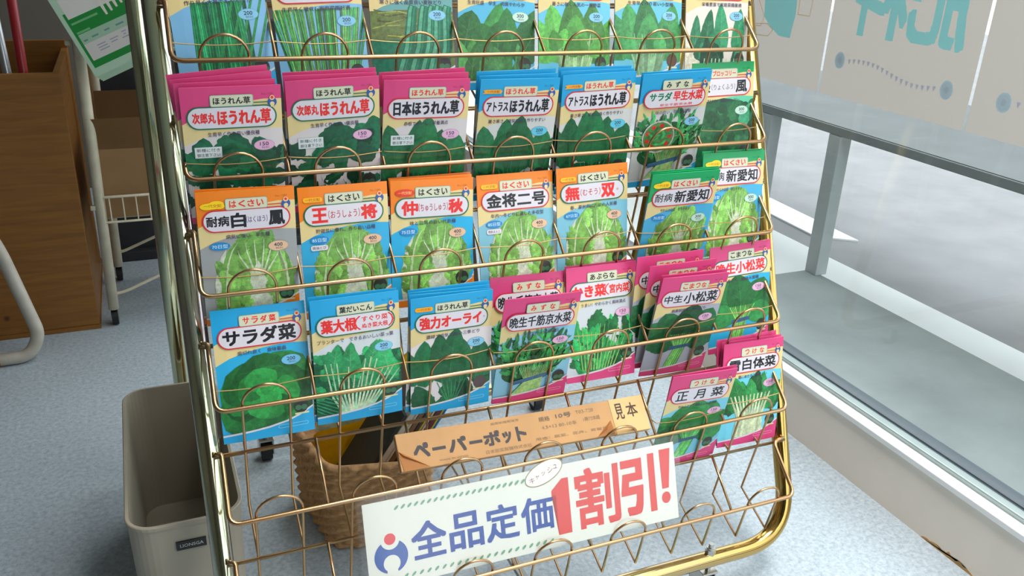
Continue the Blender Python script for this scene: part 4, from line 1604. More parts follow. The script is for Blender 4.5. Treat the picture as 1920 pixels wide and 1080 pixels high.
CROP = {
    (1, 1): 'light blue spring onion seed packet, leftmost in the top row',
    (1, 2): 'light blue fine chive seed packet with a fan of thin stalks, top row',
    (1, 3): 'seed packet picturing thick dark green leeks on straw, top row',
    (1, 4): 'blue seed packet of broad mustard leaves, fourth in the top row',
    (1, 5): 'blue seed packet of pale green pak choi, fifth in the top row',
    (1, 6): 'blue leaf vegetable packet with round brown seed picture, top row',
    (1, 7): 'white seed packet of upright dark leaves, right end of the top row',
    (2, 1): 'pink spinach seed packet with red title, leftmost in the second row',
    (2, 2): 'pink spinach seed packet with red title, second from left in its row',
    (2, 3): 'pink spinach seed packet with black title and white sticker',
    (2, 4): 'blue spinach seed packet with orange ribbon, left one of the pair',
    (2, 5): 'blue spinach seed packet with orange ribbon, right one of the pair',
    (2, 6): 'blue salad mizuna seed packet with tomatoes pictured on a plate',
    (2, 7): 'green banded broccoli seed packet at the right end of the second row',
    (3, 1): 'orange napa cabbage seed packet with grey picture ground and black title',
    (3, 2): 'orange napa cabbage packet with two large red characters and pale white badge',
    (3, 3): 'orange napa cabbage packet with red oval badge in its corner',
    (3, 4): 'orange napa cabbage packet with four large black characters',
    (3, 5): 'orange napa cabbage packet beside the empty gap, red characters, right end of the oranges',
    (3, 6): 'green banded napa cabbage packet tilting forward, in front of its twin at right',
    (3, 7): 'green banded napa cabbage packet at the right end of the third row',
    (4, 1): 'blue butterhead lettuce seed packet at the left end of the fourth row',
    (4, 2): 'blue radish greens seed packet with white stems pictured',
    (4, 3): 'blue spinach seed packet with brown seed picture, fourth row',
    (4, 4): 'pink mizuna seed packet tilting forward over its twin',
    (4, 5): 'pink rapeseed greens packet with red title and brackets',
    (4, 6): 'pink komatsuna packet with black title at the front of a fanned stack',
    (4, 7): 'pink komatsuna packet with red title at right end of the fourth row',
    (5, 6): 'pink leafy greens packet with three spaced black characters, low at right',
    (5, 7): 'pink packet of white stemmed greens at the lower right end',
}
SHORT = {
    (2, 1): 'pink spinach packet in the leftmost stack of the second row',
    (2, 2): 'pink spinach packet in the second stack of the second row',
    (2, 3): 'pink spinach packet in the black titled stack',
    (2, 4): 'blue spinach packet in the left ribboned stack',
    (2, 5): 'blue spinach packet in the right ribboned stack',
    (2, 6): 'blue salad mizuna packet',
    (3, 1): 'orange cabbage packet in the leftmost pocket',
    (3, 3): 'orange cabbage packet in the stack with red oval badge',
    (3, 6): 'green banded cabbage packet in the forward tilting stack',
    (3, 7): 'green banded cabbage packet at the right end',
    (4, 2): 'blue radish greens packet',
    (4, 3): 'blue spinach packet in the thick fourth row stack',
    (4, 4): 'pink mizuna packet standing upright',
    (4, 5): 'pink rapeseed greens packet',
    (4, 6): 'pink komatsuna packet of the fanned stack',
    (5, 6): 'pink greens packet in the low right stack',
    (5, 7): 'pink white stem greens packet at the lower right end',
}
DEPTH = {1: 'directly behind the front packet', 2: 'second behind the front packet', 3: 'third behind the front packet'}
ROWNAME = {1: 'seed packets in the top row', 2: 'seed packets in the second row', 3: 'seed packets in the third row', 4: 'seed packets in the fourth row', 5: 'seed packets in the fifth row'}
FULL_BEHIND = {(4, 4, 1), (4, 6, 2), (4, 6, 3)}
front_y = {}
for (r, c, k, x, y, z, lean, roll) in PLACE:
    d = DES[(r, c)]
    if k == 0:
        front_y.setdefault(r, {})[c] = (y, z, lean)
    pk = make_packet('seed_packet', d, k == 0 or (r, c, k) in FULL_BEHIND, seed=r * 10 + c)
    L, R_ = math.radians(lean), math.radians(roll)
    u0 = Vector((0, math.sin(L), math.cos(L)))
    X = Vector((1, 0, 0))
    upv = u0 * math.cos(R_) + X * math.sin(R_)
    rt = X * math.cos(R_) - u0 * math.sin(R_)
    bk_ = upv.cross(rt)
    pk.matrix_world = Matrix(((rt.x, bk_.x, upv.x, x), (rt.y, bk_.y, upv.y, y), (rt.z, bk_.z, upv.z, z), (0, 0, 0, 1)))
    tag(pk, CROP[(r, c)] if k == 0 else SHORT[(r, c)] + ', ' + DEPTH[k], 'seed packet', ROWNAME[r])

# thin retaining cord of each pocket row, pressed forward by the packets
for n in range(1, 6):
    F, Bq = Fp(n), Bp(n - 1)
    pts = []
    first = 5 if n == 5 else 0
    for i in range(first, 8):
        base = F.lerp(Bq, 0.30)
        p = Vector((CW * i, 0, 0)) + base
        if i > first:
            fy = front_y.get(n, {}).get(i)
            for t in (0.015, 0.045, 0.2, 0.4, 0.6, 0.8, 0.955, 0.985):
                q = Vector((CW * (i - 1 + t), base.y, base.z - 0.004 * math.sin(PI * t)))
                if fy:
                    yy = fy[0] + (q.z - fy[1]) * math.tan(math.radians(fy[2])) - 0.0012 - 0.0028 * math.sin(PI * min(1, max(0, t))) ** 0.5
                    q.y = min(q.y, yy)
                pts.append(q)
        pts.append(p)
    bm = bmesh.new()
    tube(bm, pts, 0.0007, 5)
    local(obj('retaining_cord', bm, M['cord'], BASKET[n]), rack)
# flat taupe slats standing behind the packets at the pocket edges
for n, cols in ((1, (0,)), (2, (0, 3)), (3, (0, 2, 3)), (4, (0, 2))):
    B, Bq = Bp(n), Bp(n - 1)
    for i in cols:
        bm = bmesh.new()
        x = CW * i + (0.006 if i else -0.001)
        box(bm, x - 0.007, x + 0.007, -0.001, 0.001, 0.0, 0.136)
        ob = obj('back_slat', bm, M['slat'], BASKET[n])
        for v in ob.data.vertices:
            v.co = Vector((v.co.x, B.y + 0.030 + v.co.z / 0.136 * 0.046 + v.co.y, B.z + 0.006 + v.co.z)) - rack.location

# ------------------------------------------------------------------ things on and around the rack
# discount sign hung from the fifth rail; local sheet faces -Y, tilted with the rack
SW, SH_ = 0.465, 0.114
sh = Sheet(step=2e-5, base=1e-5)
Hs = SH_ / SW
sh.poly([(0, 0), (1, 0), (1, Hs), (0, Hs)], (236, 234, 224))
card_sheet = sh
tl = Vector((0.1605, -0.0565, 0.3045))
tr_ = Vector((0.6235, -0.0565, 0.3000))
rt = (tr_ - tl).normalized()
dn = Vector((0, SY, SZ)).normalized()
dn = (dn - rt * dn.dot(rt)).normalized()
upv = -dn
bk_ = upv.cross(rt)
org = tl + rt * SW / 2 + dn * SH_
SIGN_M = Matrix(((rt.x, bk_.x, upv.x, org.x), (rt.y, bk_.y, upv.y, org.y), (rt.z, bk_.z, upv.z, org.z), (0, 0, 0, 1)))
bm = bmesh.new()
box(bm, -SW / 2, SW / 2, 0.0, 0.0005, 0.0, SH_)
sign = obj('discount_sign', bm, M['card_print'])
flat_ink(sign, (226, 224, 214))
sign.matrix_world = SIGN_M
tag(sign, 'laminated white discount sign with blue and red lettering on the fifth rail', 'sign')
BLUE, SRED, LEAFG = (30, 66, 150), (216, 62, 56), (110, 158, 126)
sh = Sheet(step=2e-5, base=2e-4)
x0, cw = 0.128, 0.112
for i, ch in enumerate('全品定価'):
    sh.text(ch, x0 + i * cw, Hs * 0.31 + 0.004, x0 + i * cw + 0.104, Hs * 0.76, BLUE, 0.022)
sh.build('blue_lettering', M['card_print'], sign, SW, SH_)
sh = Sheet(step=2e-5, base=2.6e-4)
# stencil-like heavy red lettering
xa = 0.575
sh.poly([(xa - 0.008, Hs * 0.30), (xa + 0.028, Hs * 0.17), (xa + 0.05, Hs * 0.17), (xa + 0.05, Hs * 0.86), (xa + 0.006, Hs * 0.86), (xa + 0.006, Hs * 0.36), (xa - 0.008, Hs * 0.36)], SRED)
bold_cells(sh, '割', 0.645, Hs * 0.11, 0.796, Hs * 0.86, 0.0042, SRED, n=200)
bold_cells(sh, '引', 0.802, Hs * 0.09, 0.925, Hs * 0.84, 0.0062, SRED, n=200)
sh.poly([(0.945, Hs * 0.07), (0.985, Hs * 0.07), (0.972, Hs * 0.58), (0.948, Hs * 0.58)], SRED)
sh.poly(ell(0.960, Hs * 0.70, 0.016, Hs * 0.075), SRED)
sh.build('red_lettering', M['card_print'], sign, SW, SH_)
sh = Sheet(step=2e-5, base=2e-4)
emblem(sh, 0.068, Hs * 0.60, 0.048, (226, 224, 214))
sh.build('emblem', M['card_print'], sign, SW, SH_)
for xs, yy, dx in ((0.095, 0.105, 0.0192), (0.105, 0.905, 0.0225)):
    sh = Sheet(step=2e-5, base=2e-4)
    for i in range(21):
        sh.poly(ell(xs + i * dx, Hs * yy, 0.0085, 0.0036, 10, rot=-0.7), LEAFG)
    sh.build('dotted_border', M['card_print'], sign, SW, SH_)
sh = Sheet(step=2e-5, base=3.2e-4)
sh.poly(ell(0.548, Hs * 0.055, 0.066, 0.033, 30, rot=-0.35), (150, 130, 90))
sh.poly(ell(0.548, Hs * 0.055, 0.063, 0.030, 30, rot=-0.35), (240, 236, 222))
for i, ch in enumerate('キャッシュ'):
    xx = 0.500 + i * 0.020
    yy = Hs * 0.055 + 0.017 - i * 0.0072
    s = 0.017 if ch in 'キシ' else 0.012
    sh.text(ch, xx, yy - s / 2, xx + s, yy + s / 2, (128, 40, 66), 0.0)
sh.build('cash_note', M['card_print'], sign, SW, SH_)
bm = bmesh.new()
box(bm, -SW / 2 - 0.008, SW / 2 + 0.009, -0.0007, -0.0005, -0.008, SH_ + 0.009)
obj('laminate_film', bm, M['film'], sign)

# kraft bundle lying across the pocket dividers of the fifth row
A0 = Fp(5)
A1 = Bp(4)
dv = (A1 - A0).normalized()
nv_ = Vector((0, -dv.z, dv.y))
BL_, BW_, BT_ = 0.371, 0.0505, 0.011
ctr_low = Vector((0.4025, 0, 0)) + A0 + dv * (A1 - A0).length * 0.165 + nv_ * (0.0025)
rt = (Vector((1, 0, 0)) - dv * 0.024).normalized()
upv = (dv - rt * dv.dot(rt)).normalized()
bk_ = upv.cross(rt)
BUN_M = Matrix(((rt.x, bk_.x, upv.x, ctr_low.x), (rt.y, bk_.y, upv.y, ctr_low.y), (rt.z, bk_.z, upv.z, ctr_low.z), (0, 0, 0, 1)))
bm = bmesh.new()
box(bm, -BL_ / 2, BL_ / 2, -BT_, 0.0, 0.0, BW_, 0.0012)
bun = obj('paper_pot_bundle', bm, M['kraft'])
bun.matrix_world = BUN_M
tag(bun, 'long brown kraft wrapped bundle of paper pots lying across empty pockets', 'paper bundle')
sh = Sheet(step=2e-5, base=BT_ + 1e-4)
Hb = BW_ / BL_
INK = (72, 68, 70)
for t, x0_, x1_ in (('ペ', 0.055, 0.115), ('ー', 0.125, 0.175), ('パ', 0.185, 0.255), ('ー', 0.265, 0.315), ('ポ', 0.32, 0.385), ('ッ', 0.395, 0.43), ('ト', 0.45, 0.49)):
    if t == 'ー':
        sh.poly([(x0_, Hb * 0.50), (x1_, Hb * 0.50), (x1_, Hb * 0.585), (x0_, Hb * 0.585)], INK)
    else:
        sh.text(t, x0_, Hb * (0.40 if t == 'ッ' else 0.32), x1_, Hb * 0.72, INK, 0.05)
INK2 = (146, 120, 92)
sh.text('紙筒移植栽培用', 0.36, Hb * 0.10, 0.47, Hb * 0.17, INK2, 0.0)
sh.text('日本甜菜製糖株式会社', 0.32, Hb * 0.82, 0.50, Hb * 0.92, INK2, 0.0)
sh.text('MADE IN JAPAN', 0.145, Hb * 0.84, 0.25, Hb * 0.90, INK2, 0.0)
sh.text('規格', 0.55, Hb * 0.16, 0.595, Hb * 0.30, (120, 100, 80), 0.01)
sh.text('10号', 0.62, Hb * 0.14, 0.685, Hb * 0.28, (104, 92, 78), 0.015)
sh.text('T03-720', 0.705, Hb * 0.14, 0.78, Hb * 0.24, INK2, 0.0)
sh.text('4.5×13 80-10本', 0.555, Hb * 0.40, 0.70, Hb * 0.52, INK2, 0.0)
sh.text('1冊72本組', 0.73, Hb * 0.36, 0.80, Hb * 0.48, INK2, 0.0)
sh.text('用途：蔬菜、花卉、育苗用', 0.52, Hb * 0.72, 0.82, Hb * 0.80, INK2, 0.0)
sh.build('lettering', M['paper_print'], bun, BL_, BW_)
bm = bmesh.new()
box(bm, BL_ * 0.352, BL_ / 2 + 0.0005, -BT_ - 0.0006, 0.0003, -0.0005, BW_ + 0.0005, 0.0006)
sl = obj('sample_label', bm, mat('pale_kraft', (206, 170, 116), 0.7, var=0.05))
sl.parent = bun
sh = Sheet(step=2e-5, base=BT_ + 9e-4)
sh.text('見', 0.868, Hb * 0.14, 0.905, Hb * 0.60, (74, 58, 52), 0.01)
sh.text('本', 0.918, Hb * 0.16, 0.965, Hb * 0.58, (74, 58, 52), 0.01)
sh.build('handwriting', M['paper_print'], sl, BL_, BW_)
# lifted paper folds at the lower left and at the label seam
for nm, px_ in (('paper_fold', -BL_ / 2), ('paper_fold', BL_ * 0.33)):
    bm = bmesh.new()
    if px_ < 0:
        p = [(px_, -BT_ - 0.0005, BW_ * 0.55), (px_ + 0.006, -BT_ - 0.004, BW_ * 0.40), (px_ + 0.040, -BT_ - 0.0005, 0.0005), (px_ + 0.004, -BT_ - 0.001, 0.0)]
    else:
        p = [(px_ + 0.004, -BT_ - 0.0005, BW_ * 0.42), (px_ - 0.006, -BT_ - 0.004, BW_ * 0.20), (px_ - 0.022, -BT_ - 0.0008, 0.001), (px_ + 0.006, -BT_ - 0.001, 0.001)]
    vs = [bm.verts.new(q) for q in p]
    bm.faces.new(vs[:3])
    bm.faces.new((vs[0], vs[2], vs[3]))
    bmesh.ops.solidify(bm, geom=bm.faces[:], thickness=0.0005)
    obj(nm, bm, mat('fold_kraft', (206, 142, 78), 0.6, var=0.05), bun)

# waste bin
def shell(bm, x0, x1, y0, y1, z0, z1, rad, taper, thick, seg=7, floor_t=0.004):
    def ring(ins, z, tp):
        return [(x, y, z) for x, y in rrect(x0 + ins + tp, y0 + ins + tp, x1 - ins - tp, y1 - ins - tp, max(0.002, rad - ins), seg)]
    rings = [ring(0, z0, taper), ring(0, z1 - 0.006, 0), ring(-0.0022, z1 - 0.0055, 0), ring(-0.0022, z1 - 0.001, 0), ring(-0.001, z1, 0), ring(thick, z1, 0), ring(thick, z0 + floor_t, taper)]
    R = [[bm.verts.new(p) for p in rg] for rg in rings]
    n = len(R[0])
    for a, b in zip(R[:-1], R[1:]):
        for i in range(n):
            bm.faces.new((a[i], a[(i + 1) % n], b[(i + 1) % n], b[i]))
    bm.faces.new(R[0][::-1])
    bm.faces.new(R[-1])
bm = bmesh.new()
shell(bm, -0.122, 0.026, 0.074, 0.468, 0.0, 0.24, 0.035, 0.005, 0.003)
bin_ = obj('waste_bin', bm, M['bin'])
tag(bin_, 'slim open beige plastic waste bin behind the left rack tube', 'waste bin')
bm = bmesh.new()
box(bm, -0.064, -0.0255, 0.0722, 0.076, 0.196, 0.2095)
lb = obj('maker_label', bm, M['label_black'], bin_)
lb['label'] = 'small black label plate'
sh = Sheet(step=1e-5, base=1e-5)
sh.text('LIONSGA', 0.12, 0.11, 0.90, 0.24, (190, 190, 186), 0.005)
t_ = sh.build('lettering', M['paper_print'], lb, 0.0385, 0.0135)
for v in t_.data.vertices:
    v.co += Vector((-0.04475, 0.0722, 0.196))

# woven basket
def woven(bm, corners, z0, z1, rad, flare, rows=19, per_row=5):
    """soft-cornered four-sided basket; corners of the rim in order"""
    cx = sum(c[0] for c in corners) / 4
    cy = sum(c[1] for c in corners) / 4
    m0 = ((corners[0][0] + corners[3][0]) / 2, (corners[0][1] + corners[3][1]) / 2, 0)
    loop = fillet([m0] + [(c[0], c[1], 0) for c in corners] + [m0], rad, 8)[:-1]
    rim = []
    for i in range(len(loop)):
        a, b = loop[i], loop[(i + 1) % len(loop)]
        m_ = max(1, int((b - a).length / 0.0045))
        for k in range(m_):
            p = a.lerp(b, k / m_)
            rim.append((p.x, p.y))

    def outline(t):
        return rim
    N = len(outline(1))
    R = []
    tot = rows * per_row
    for j in range(tot + 1):
        t = j / tot
        pts = outline(1)
        row = j // per_row
        ph = (j % per_row) / per_row
        ring = []
        for i, (x, y) in enumerate(pts):
            s = 1 - flare * (1 - t) / 0.12
            xx, yy = cx + (x - cx) * s, cy + (y - cy) * s
            wv = 0.0042 * math.sin(PI * ph) * (1 + 0.9 * math.sin(2 * PI * i / 6.0 + (PI if row % 2 else 0)))
            d = Vector((x - cx, y - cy, 0)).normalized()
            ring.append(bm.verts.new((xx + d.x * wv, yy + d.y * wv, z0 + (z1 - z0) * t + 0.0016 * math.sin(i * 0.9) * (1 if j == tot else 0))))
        R.append(ring)
    inner = [bm.verts.new((cx + (v.co.x - cx) * 0.93, cy + (v.co.y - cy) * 0.95, z1 + 0.001)) for v in R[-1]]
    innb = [bm.verts.new((cx + (v.co.x - cx) * 0.93, cy + (v.co.y - cy) * 0.95, z0 + 0.008)) for v in R[0]]
    R += [inner, innb]
    n = len(R[0])
    for a, b in zip(R[:-1], R[1:]):
        for i in range(n):
            bm.faces.new((a[i], a[(i + 1) % n], b[(i + 1) % n], b[i]))
    bm.faces.new(R[0][::-1])
    bm.faces.new(innb)
bm = bmesh.new()
woven(bm, [(0.168, 0.232), (0.338, 0.196), (0.402, 0.450), (0.136, 0.420)], 0.0, 0.170, 0.03, 0.012)
bsk = obj('woven_basket', bm, M['wicker'], None, True)
tag(bsk, 'brown woven seagrass basket on the floor under the rack', 'basket')
# contents: a yellow bag, books and magazines leaning to the right
bm = bmesh.new()
rn = random.Random(5)
n_ = 10
grid = []
for j in range(n_ + 1):
    row = []
    for i in range(n_ + 1):
        u, v = i / n_, j / n_
        row.append(bm.verts.new((0.150 + 0.17 * u + 0.11 * v * v, 0.405 - 0.03 * u + 0.014 * v + 0.012 * math.sin(9 * u + 5 * v) + rn.uniform(-0.004, 0.004), 0.03 + 0.27 * v * (0.62 + 0.5 * u) + 0.01 * math.sin(11 * u) * v)))
    grid.append(row)
for j in range(n_):
    for i in range(n_):
        bm.faces.new((grid[j][i], grid[j][i + 1], grid[j + 1][i + 1], grid[j + 1][i]))
bmesh.ops.solidify(bm, geom=bm.faces[:], thickness=0.018)
bag = obj('plastic_bag', bm, M['yellow_bag'], None, True)
tag(bag, 'yellow plastic bag with pale printed panel standing in the woven basket', 'bag')
bm = bmesh.new()
vs = [bm.verts.new(p) for p in ((0.180, 0.378, 0.150), (0.262, 0.366, 0.165), (0.275, 0.366, 0.215), (0.188, 0.378, 0.190))]
bm.faces.new(vs)
bmesh.ops.solidify(bm, geom=bm.faces[:], thickness=0.006)
obj('printed_panel', bm, mat('bag_panel', (196, 206, 180), 0.4, var=0.25, scale=60), bag)

BOOKS = [((38, 46, 44), 0.010, 'dark green book'), ((176, 176, 160), 0.014, 'pale grey magazine'), ((204, 204, 196), 0.006, 'thin white booklet'),
         ((120, 88, 54), 0.012, 'brown covered book'), ((60, 44, 40), 0.008, 'dark brown booklet'), ((206, 168, 60), 0.005, 'mustard yellow booklet'),
         ((170, 168, 172), 0.006, 'light grey booklet'), ((96, 34, 46), 0.012, 'maroon book'), ((206, 176, 70), 0.005, 'yellow spined booklet'), ((40, 132, 186), 0.005, 'blue booklet')]
xb = 0.166
for i, (c, th, nm) in enumerate(BOOKS):
    bm = bmesh.new()
    th *= 0.75
    bl = 0.285 - 0.010 * (i % 3) - (0.03 if i == 0 else 0)
    box(bm, 0, th, -0.055, 0.055, 0, bl, 0.0008)
    bmat = mat('book_cover', c, 0.55, var=0.08, scale=30)
    b = obj('book' if 'book' in nm and 'booklet' not in nm else 'booklet' if 'booklet' in nm else 'magazine', bm, bmat)
    a = math.radians(33)
    b.matrix_world = Matrix.Translation((xb + 0.004, 0.318, 0.012)) @ Matrix.Rotation(a, 4, 'Y')
    xb += th / math.cos(a) + 0.0006
    bm = bmesh.new()
    box(bm, 0.0008, th - 0.0008, -0.0557, -0.0545, 0.002, bl - 0.002)
    obj('page_edges', bm, mat('page_edges', (196, 188, 172), 0.8) if i in (1, 2, 6) else bmat, b)
    tag(b, nm + ' leaning in the woven basket', 'book', 'books in the woven basket')

# wooden box with poles
wb = thing('wooden_box', 'open pine wood box on the floor at the left edge', 'box', (-0.45, 1.5, 0))
bx = dict(front=(-0.72, -0.197, 1.283, 1.300, 0.012, 0.640), back=(-0.72, -0.197, 1.70, 1.716, 0.012, 0.660), side=(-0.213, -0.197, 1.3002, 1.6998, 0.012, 0.640), left=(-0.72, -0.704, 1.3002, 1.6998, 0.012, 0.640))
for nm, q in bx.items():
    bm = bmesh.new()
    box(bm, *q, 0.0012)
    local(obj({'front': 'front_board', 'back': 'back_board', 'side': 'side_board', 'left': 'side_board'}[nm], bm, M['wood'], wb), wb)
bm = bmesh.new()
box(bm, -0.72, -0.195, 1.281, 1.718, 0.0, 0.0115)
local(obj('plinth', bm, M['wood'], wb), wb)
bm = bmesh.new()
cyl(bm, (-0.285, 1.36, 0.015), (-0.272, 1.352, 1.0), 0.0105, 16)
o = obj('red_pole', bm, M['red_paint'], None, True)
tag(o, 'shiny red pole standing in the pine box', 'pole')
bm = bmesh.new()
cyl(bm, (-0.296, 1.40, 0.015), (-0.325, 1.38, 1.0), 0.0105, 16)
o = obj('silver_pole', bm, M['silver'], None, True)
tag(o, 'silver grey pole standing in the pine box', 'pole')

# bent tube leg of a chair at the left edge
ch = thing('cantilever_chair', 'chair with a pale bent tube runner, only its leg in view at the lower left', 'chair', (-0.4, 1.15, 0))
bm = bmesh.new()
tube(bm, fillet([(-0.47, 1.19, 0.47), (-0.372, 1.16, 0.30), (-0.318, 1.15, 0.06), (-0.345, 1.14, 0.0150), (-0.62, 1.13, 0.0150)], 0.06, 8), 0.0145, 16)
local(obj('tube_frame', bm, M['chair_tube'], ch, True), ch)
bm = bmesh.new()
tube(bm, fillet([(-0.80, 0.92, 0.47), (-0.702, 0.89, 0.30), (-0.648, 0.88, 0.06), (-0.675, 0.87, 0.0150), (-0.95, 0.86, 0.0150)], 0.06, 8), 0.0145, 16)
local(obj('tube_frame', bm, M['chair_tube'], ch, True), ch)
bm = bmesh.new()
box(bm, -0.20, 0.20, -0.22, 0.22, 0.0, 0.045, 0.015)
seat = obj('seat', bm, M['dark_items'], ch)
for v in seat.data.vertices:
    v.co = Matrix.Rotation(0.70, 4, 'Z') @ v.co
    v.co += Vector((-0.79, 1.11, 0.462)) - ch.location
bm = bmesh.new()
cyl(bm, (-0.405, 1.138, 0.0165), (-0.47, 1.136, 0.0165), 0.0165, 14)
local(obj('floor_glide', bm, M['orange'], ch, True), ch)

# white wire cart
ct = thing('wire_cart', 'ivory wire basket cart on casters behind the rack at left', 'cart', (0.03, 1.44, 0))
CX0, CX1, CY0, CY1 = -0.160, 0.22, 1.292, 1.60
for x, y in ((CX0, CY0), (CX1, CY0), (CX0 + 0.012, CY1), (CX1, CY1)):
    bm = bmesh.new()
    cyl(bm, (x, y, 0.046), (x + (0.016 if x < 0 else -0.016), y, 1.15), 0.0125, 16)
    for zz in (0.31, 0.70):
        box(bm, x - 0.018, x - 0.006, y - 0.008, y + 0.004, zz, zz + 0.012, 0.002)
    local(obj('post', bm, M['white_enamel'], ct, True), ct)
    bm = bmesh.new()
    box(bm, x - 0.010, x - 0.008, y - 0.006, y + 0.018, 0.016, 0.05)
    box(bm, x + 0.008, x + 0.010, y - 0.006, y + 0.018, 0.016, 0.05)
    cs = local(obj('caster', bm, M['steel'], ct), ct)
    bm = bmesh.new()
    cyl(bm, (x - 0.0075, y + 0.008, 0.021), (x + 0.0075, y + 0.008, 0.021), 0.021, 20)
    local(obj('wheel', bm, M['black_rubber'], cs), ct)
for y in (CY0, CY1):
    bm = bmesh.new()
    tube(bm, fillet([(CX0, y, 0.085), (CX0 + 0.03, y, 0.088), (CX1 - 0.03, y + 0.02, 0.21), (CX1, y, 0.21)], 0.02), 0.0042, 8)
    local(obj('brace_wire', bm, M['white_enamel'], ct, True), ct)
for zb, zt in ((0.278, 0.342), (0.688, 0.755)):
    bm = bmesh.new()
    x0, x1, y0, y1 = CX0 + 0.006, CX1 - 0.006, CY0 - 0.008, CY1 + 0.006
    for z, rr in ((zb, 0.0030), (zt, 0.0034)):
        tube(bm, fillet([((x0 + x1) / 2, y0, z), (x1, y0, z), (x1, y1, z), (x0, y1, z), (x0, y0, z), ((x0 + x1) / 2, y0, z)], 0.012, 5), rr, 8)
    k = 0
    while x0 + 0.02 + k * 0.030 < x1:
        x = x0 + 0.02 + k * 0.030
        tube(bm, fillet([(x, y0, zt), (x, y0, zb), (x, y1, zb), (x, y1, zt)], 0.008, 3), 0.0019, 6)
        k += 1
    for j in range(1, 9):
        y = y0 + (y1 - y0) * j / 9
        tube(bm, [(x0, y, zt), (x0, y, zb), (x1, y, zb), (x1, y, zt)], 0.0019, 6)
    box(bm, x0 - 0.004, x0 + 0.006, y0 - 0.004, y0 + 0.002, zb - 0.012, zt + 0.012, 0.001)
    local(obj('wire_shelf', bm, M['white_enamel'], ct, True), ct)

# cardboard box in the lower shelf
bm = bmesh.new()
x0, x1, y0, y1, z0, z1 = -0.146, 0.19, 1.302, 1.57, 0.284, 0.455
for q in ((x0, x1, y0, y0 + 0.004, z0, z1), (x0, x1, y1 - 0.004, y1, z0, z1 + 0.005), (x0, x0 + 0.004, y0 + 0.004, y1 - 0.004, z0, z1), (x1 - 0.004, x1, y0 + 0.004, y1 - 0.004, z0, z1), (x0 + 0.004, x1 - 0.004, y0 + 0.004, y1 - 0.004, z0, z0 + 0.004)):
    box(bm, *q)
cb = obj('cardboard_box', bm, M['cardboard'])
tag(cb, 'open brown cardboard box on the lower shelf of the ivory cart', 'box')
bm = bmesh.new()
vs = [bm.verts.new(p) for p in ((x0, y0 + 0.001, z1), (x1, y0 + 0.001, z1), (x1, y0 - 0.022, z1 + 0.082), (x0 - 0.012, y0 - 0.022, z1 + 0.078))]
bm.faces.new(vs)
bmesh.ops.solidify(bm, geom=bm.faces[:], thickness=0.003)
obj('front_flap', bm, M['cardboard'], cb)
bm = bmesh.new()
vs = [bm.verts.new(p) for p in ((x0, y1 - 0.001, z1), (x1, y1 - 0.001, z1), (x1, y1 + 0.012, z1 + 0.09), (x0, y1 + 0.012, z1 + 0.09))]
bm.faces.new(vs)
bmesh.ops.solidify(bm, geom=bm.faces[:], thickness=0.003)
obj('rear_flap', bm, M['cardboard'], cb)

# small things in the upper shelf
bm = bmesh.new()
bmesh.ops.create_icosphere(bm, subdivisions=3, radius=0.05)
rn = random.Random(8)
for v in bm.verts:
    v.co = Vector((v.co.x * 1.3 - 0.04, v.co.y * 1.0 + 1.40, v.co.z * 0.7 + 0.728)) + Vector((rn.uniform(-1, 1), rn.uniform(-1, 1), rn.uniform(-1, 1))) * 0.004
o = obj('netting_bundle', bm, mat('dark_green_net', (34, 66, 46), 0.7, var=0.4, scale=60))
tag(o, 'dark green bundle of netting in the upper shelf of the cart', 'netting')
bm = bmesh.new()
box(bm, 0.06, 0.18, 1.34, 1.56, 0.692, 0.80, 0.006)
o = obj('supply_carton', bm, mat('green_carton', (40, 110, 70), 0.6, var=0.15))
tag(o, 'green carton in the upper shelf of the cart', 'carton')
# dark panel behind the cart
bm = bmesh.new()
box(bm, -0.19, 0.60, 1.78, 1.81, 0.0, 0.70, 0.003)
box(bm, -0.19, 0.60, 1.75, 1.81, 0.0, 0.03, 0.003)
o = obj('dark_panel', bm, M['dark_items'])
tag(o, 'dark grey panel standing on the floor behind the ivory cart', 'panel')

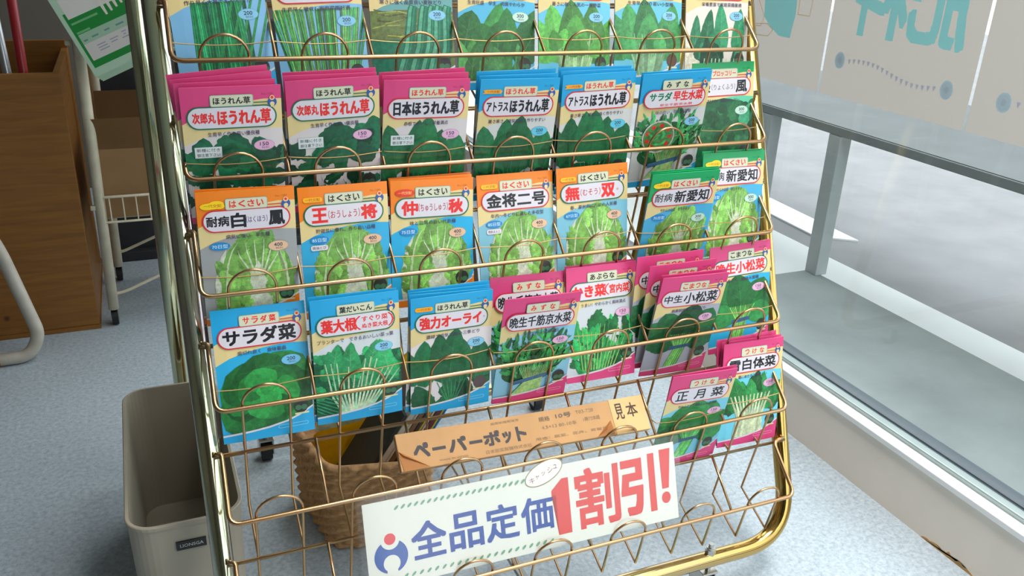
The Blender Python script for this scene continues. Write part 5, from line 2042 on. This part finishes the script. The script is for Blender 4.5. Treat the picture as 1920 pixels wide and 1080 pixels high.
# pad of green and white leaflets hung on the cart
LW, LH, LT = 0.15, 0.21, 0.0022
lp0 = Vector((-0.053, 1.235, 0.667))
roll = math.radians(-24)
for k in range(5):
    X = Vector((1, 0, 0))
    u0 = Vector((0, 0.10, 1)).normalized()
    rt = (X * math.cos(roll) - u0 * math.sin(roll))
    upv = (u0 * math.cos(roll) + X * math.sin(roll))
    bk_ = upv.cross(rt)
    og = lp0 + bk_ * (0.0030 * k) - upv * (0.0035 * k) + rt * 0.002 * k
    bm = bmesh.new()
    box(bm, -LW / 2, LW / 2, 0, LT, 0, LH)
    lf = obj('leaflet', bm, M['paper_print'])
    flat_ink(lf, (176, 204, 178))
    lf.matrix_world = Matrix(((rt.x, bk_.x, upv.x, og.x), (rt.y, bk_.y, upv.y, og.y), (rt.z, bk_.z, upv.z, og.z), (0, 0, 0, 1)))
    tag(lf, 'front leaflet of the green and white hanging pad' if k == 0 else 'green and white leaflet in the hanging pad, number %s from the front' % ('two', 'three', 'four', 'five')[k - 1], 'leaflet', 'leaflets hanging on the cart')
    if k == 0:
        sh = Sheet(step=2e-5, base=1e-4)
        hh = LH / LW
        sh.poly([(0.06, hh - 0.95), (1, hh - 0.95), (1, hh - 0.12), (0.06, hh - 0.12)], (24, 132, 52))
        sh.poly([(0.10, hh - 1.15), (1, hh - 1.15), (1, hh - 0.86), (0.10, hh - 0.86)], (216, 212, 206))
        sh.poly([(0.10, hh - 0.62), (1, hh - 0.62), (1, hh - 0.47), (0.10, hh - 0.47)], (158, 190, 164))
        sh.poly([(0.10, hh - 0.47), (1, hh - 0.47), (1, hh - 0.22), (0.10, hh - 0.22)], (206, 202, 196))
        for i, (x, y, w) in enumerate(((0.13, 0.53, 0.06), (0.26, 0.54, 0.10), (0.46, 0.55, 0.08), (0.64, 0.55, 0.12))):
            sh.poly([(x, hh - y), (x + w, hh - y), (x + w, hh - y + 0.025), (x, hh - y + 0.025)], (110, 140, 140))
        for x, y, w in ((0.26, 0.40, 0.13), (0.26, 0.36, 0.14), (0.26, 0.32, 0.15), (0.46, 0.40, 0.13), (0.46, 0.36, 0.1), (0.66, 0.43, 0.07), (0.67, 0.39, 0.04), (0.63, 0.35, 0.13)):
            sh.poly([(x, hh - y), (x + w, hh - y), (x + w, hh - y + 0.014), (x, hh - y + 0.014)], (150, 150, 170))
        for x, y, w in ((0.10, 0.80, 0.40), (0.10, 0.66, 0.20)):
            sh.poly([(x, hh - y), (x + w, hh - y), (x + w, hh - y + 0.03), (x, hh - y + 0.03)], (110, 178, 120))
        for i in range(4):
            x = 0.58 + i * 0.09
            sh.poly([(x, hh - 0.95), (x + 0.06, hh - 0.95), (x + 0.05, hh - 0.72 - 0.02 * i), (x + 0.02, hh - 0.72 - 0.02 * i)], (222, 214, 206))
        sh.build('printing', M['paper_print'], lf, LW, LH)
bm = bmesh.new()
cyl(bm, (-0.02, 1.252, 0.845), (-0.02, 1.252, 1.05), 0.0015, 8)
o = obj('hanging_cord', bm, M['white_enamel'])
tag(o, 'thin white cord that the leaflet pad hangs from', 'cord')

# housings for the added ceiling lamps, out of view
for lx, ly, lz, lw in LAMPS:
    bm = bmesh.new()
    box(bm, lx - 0.26, lx + 0.26, ly - 0.62, ly + 0.62, lz + 0.01, lz + 0.15, 0.004)
    o = obj('added_lamp_housing', bm, M['ceiling'])
    tag(o, 'housing of an added, unseen ceiling lamp ' + ('above the rear of the shop' if ly > 0 else 'above the front of the rack'), 'ceiling light', 'added ceiling lights')
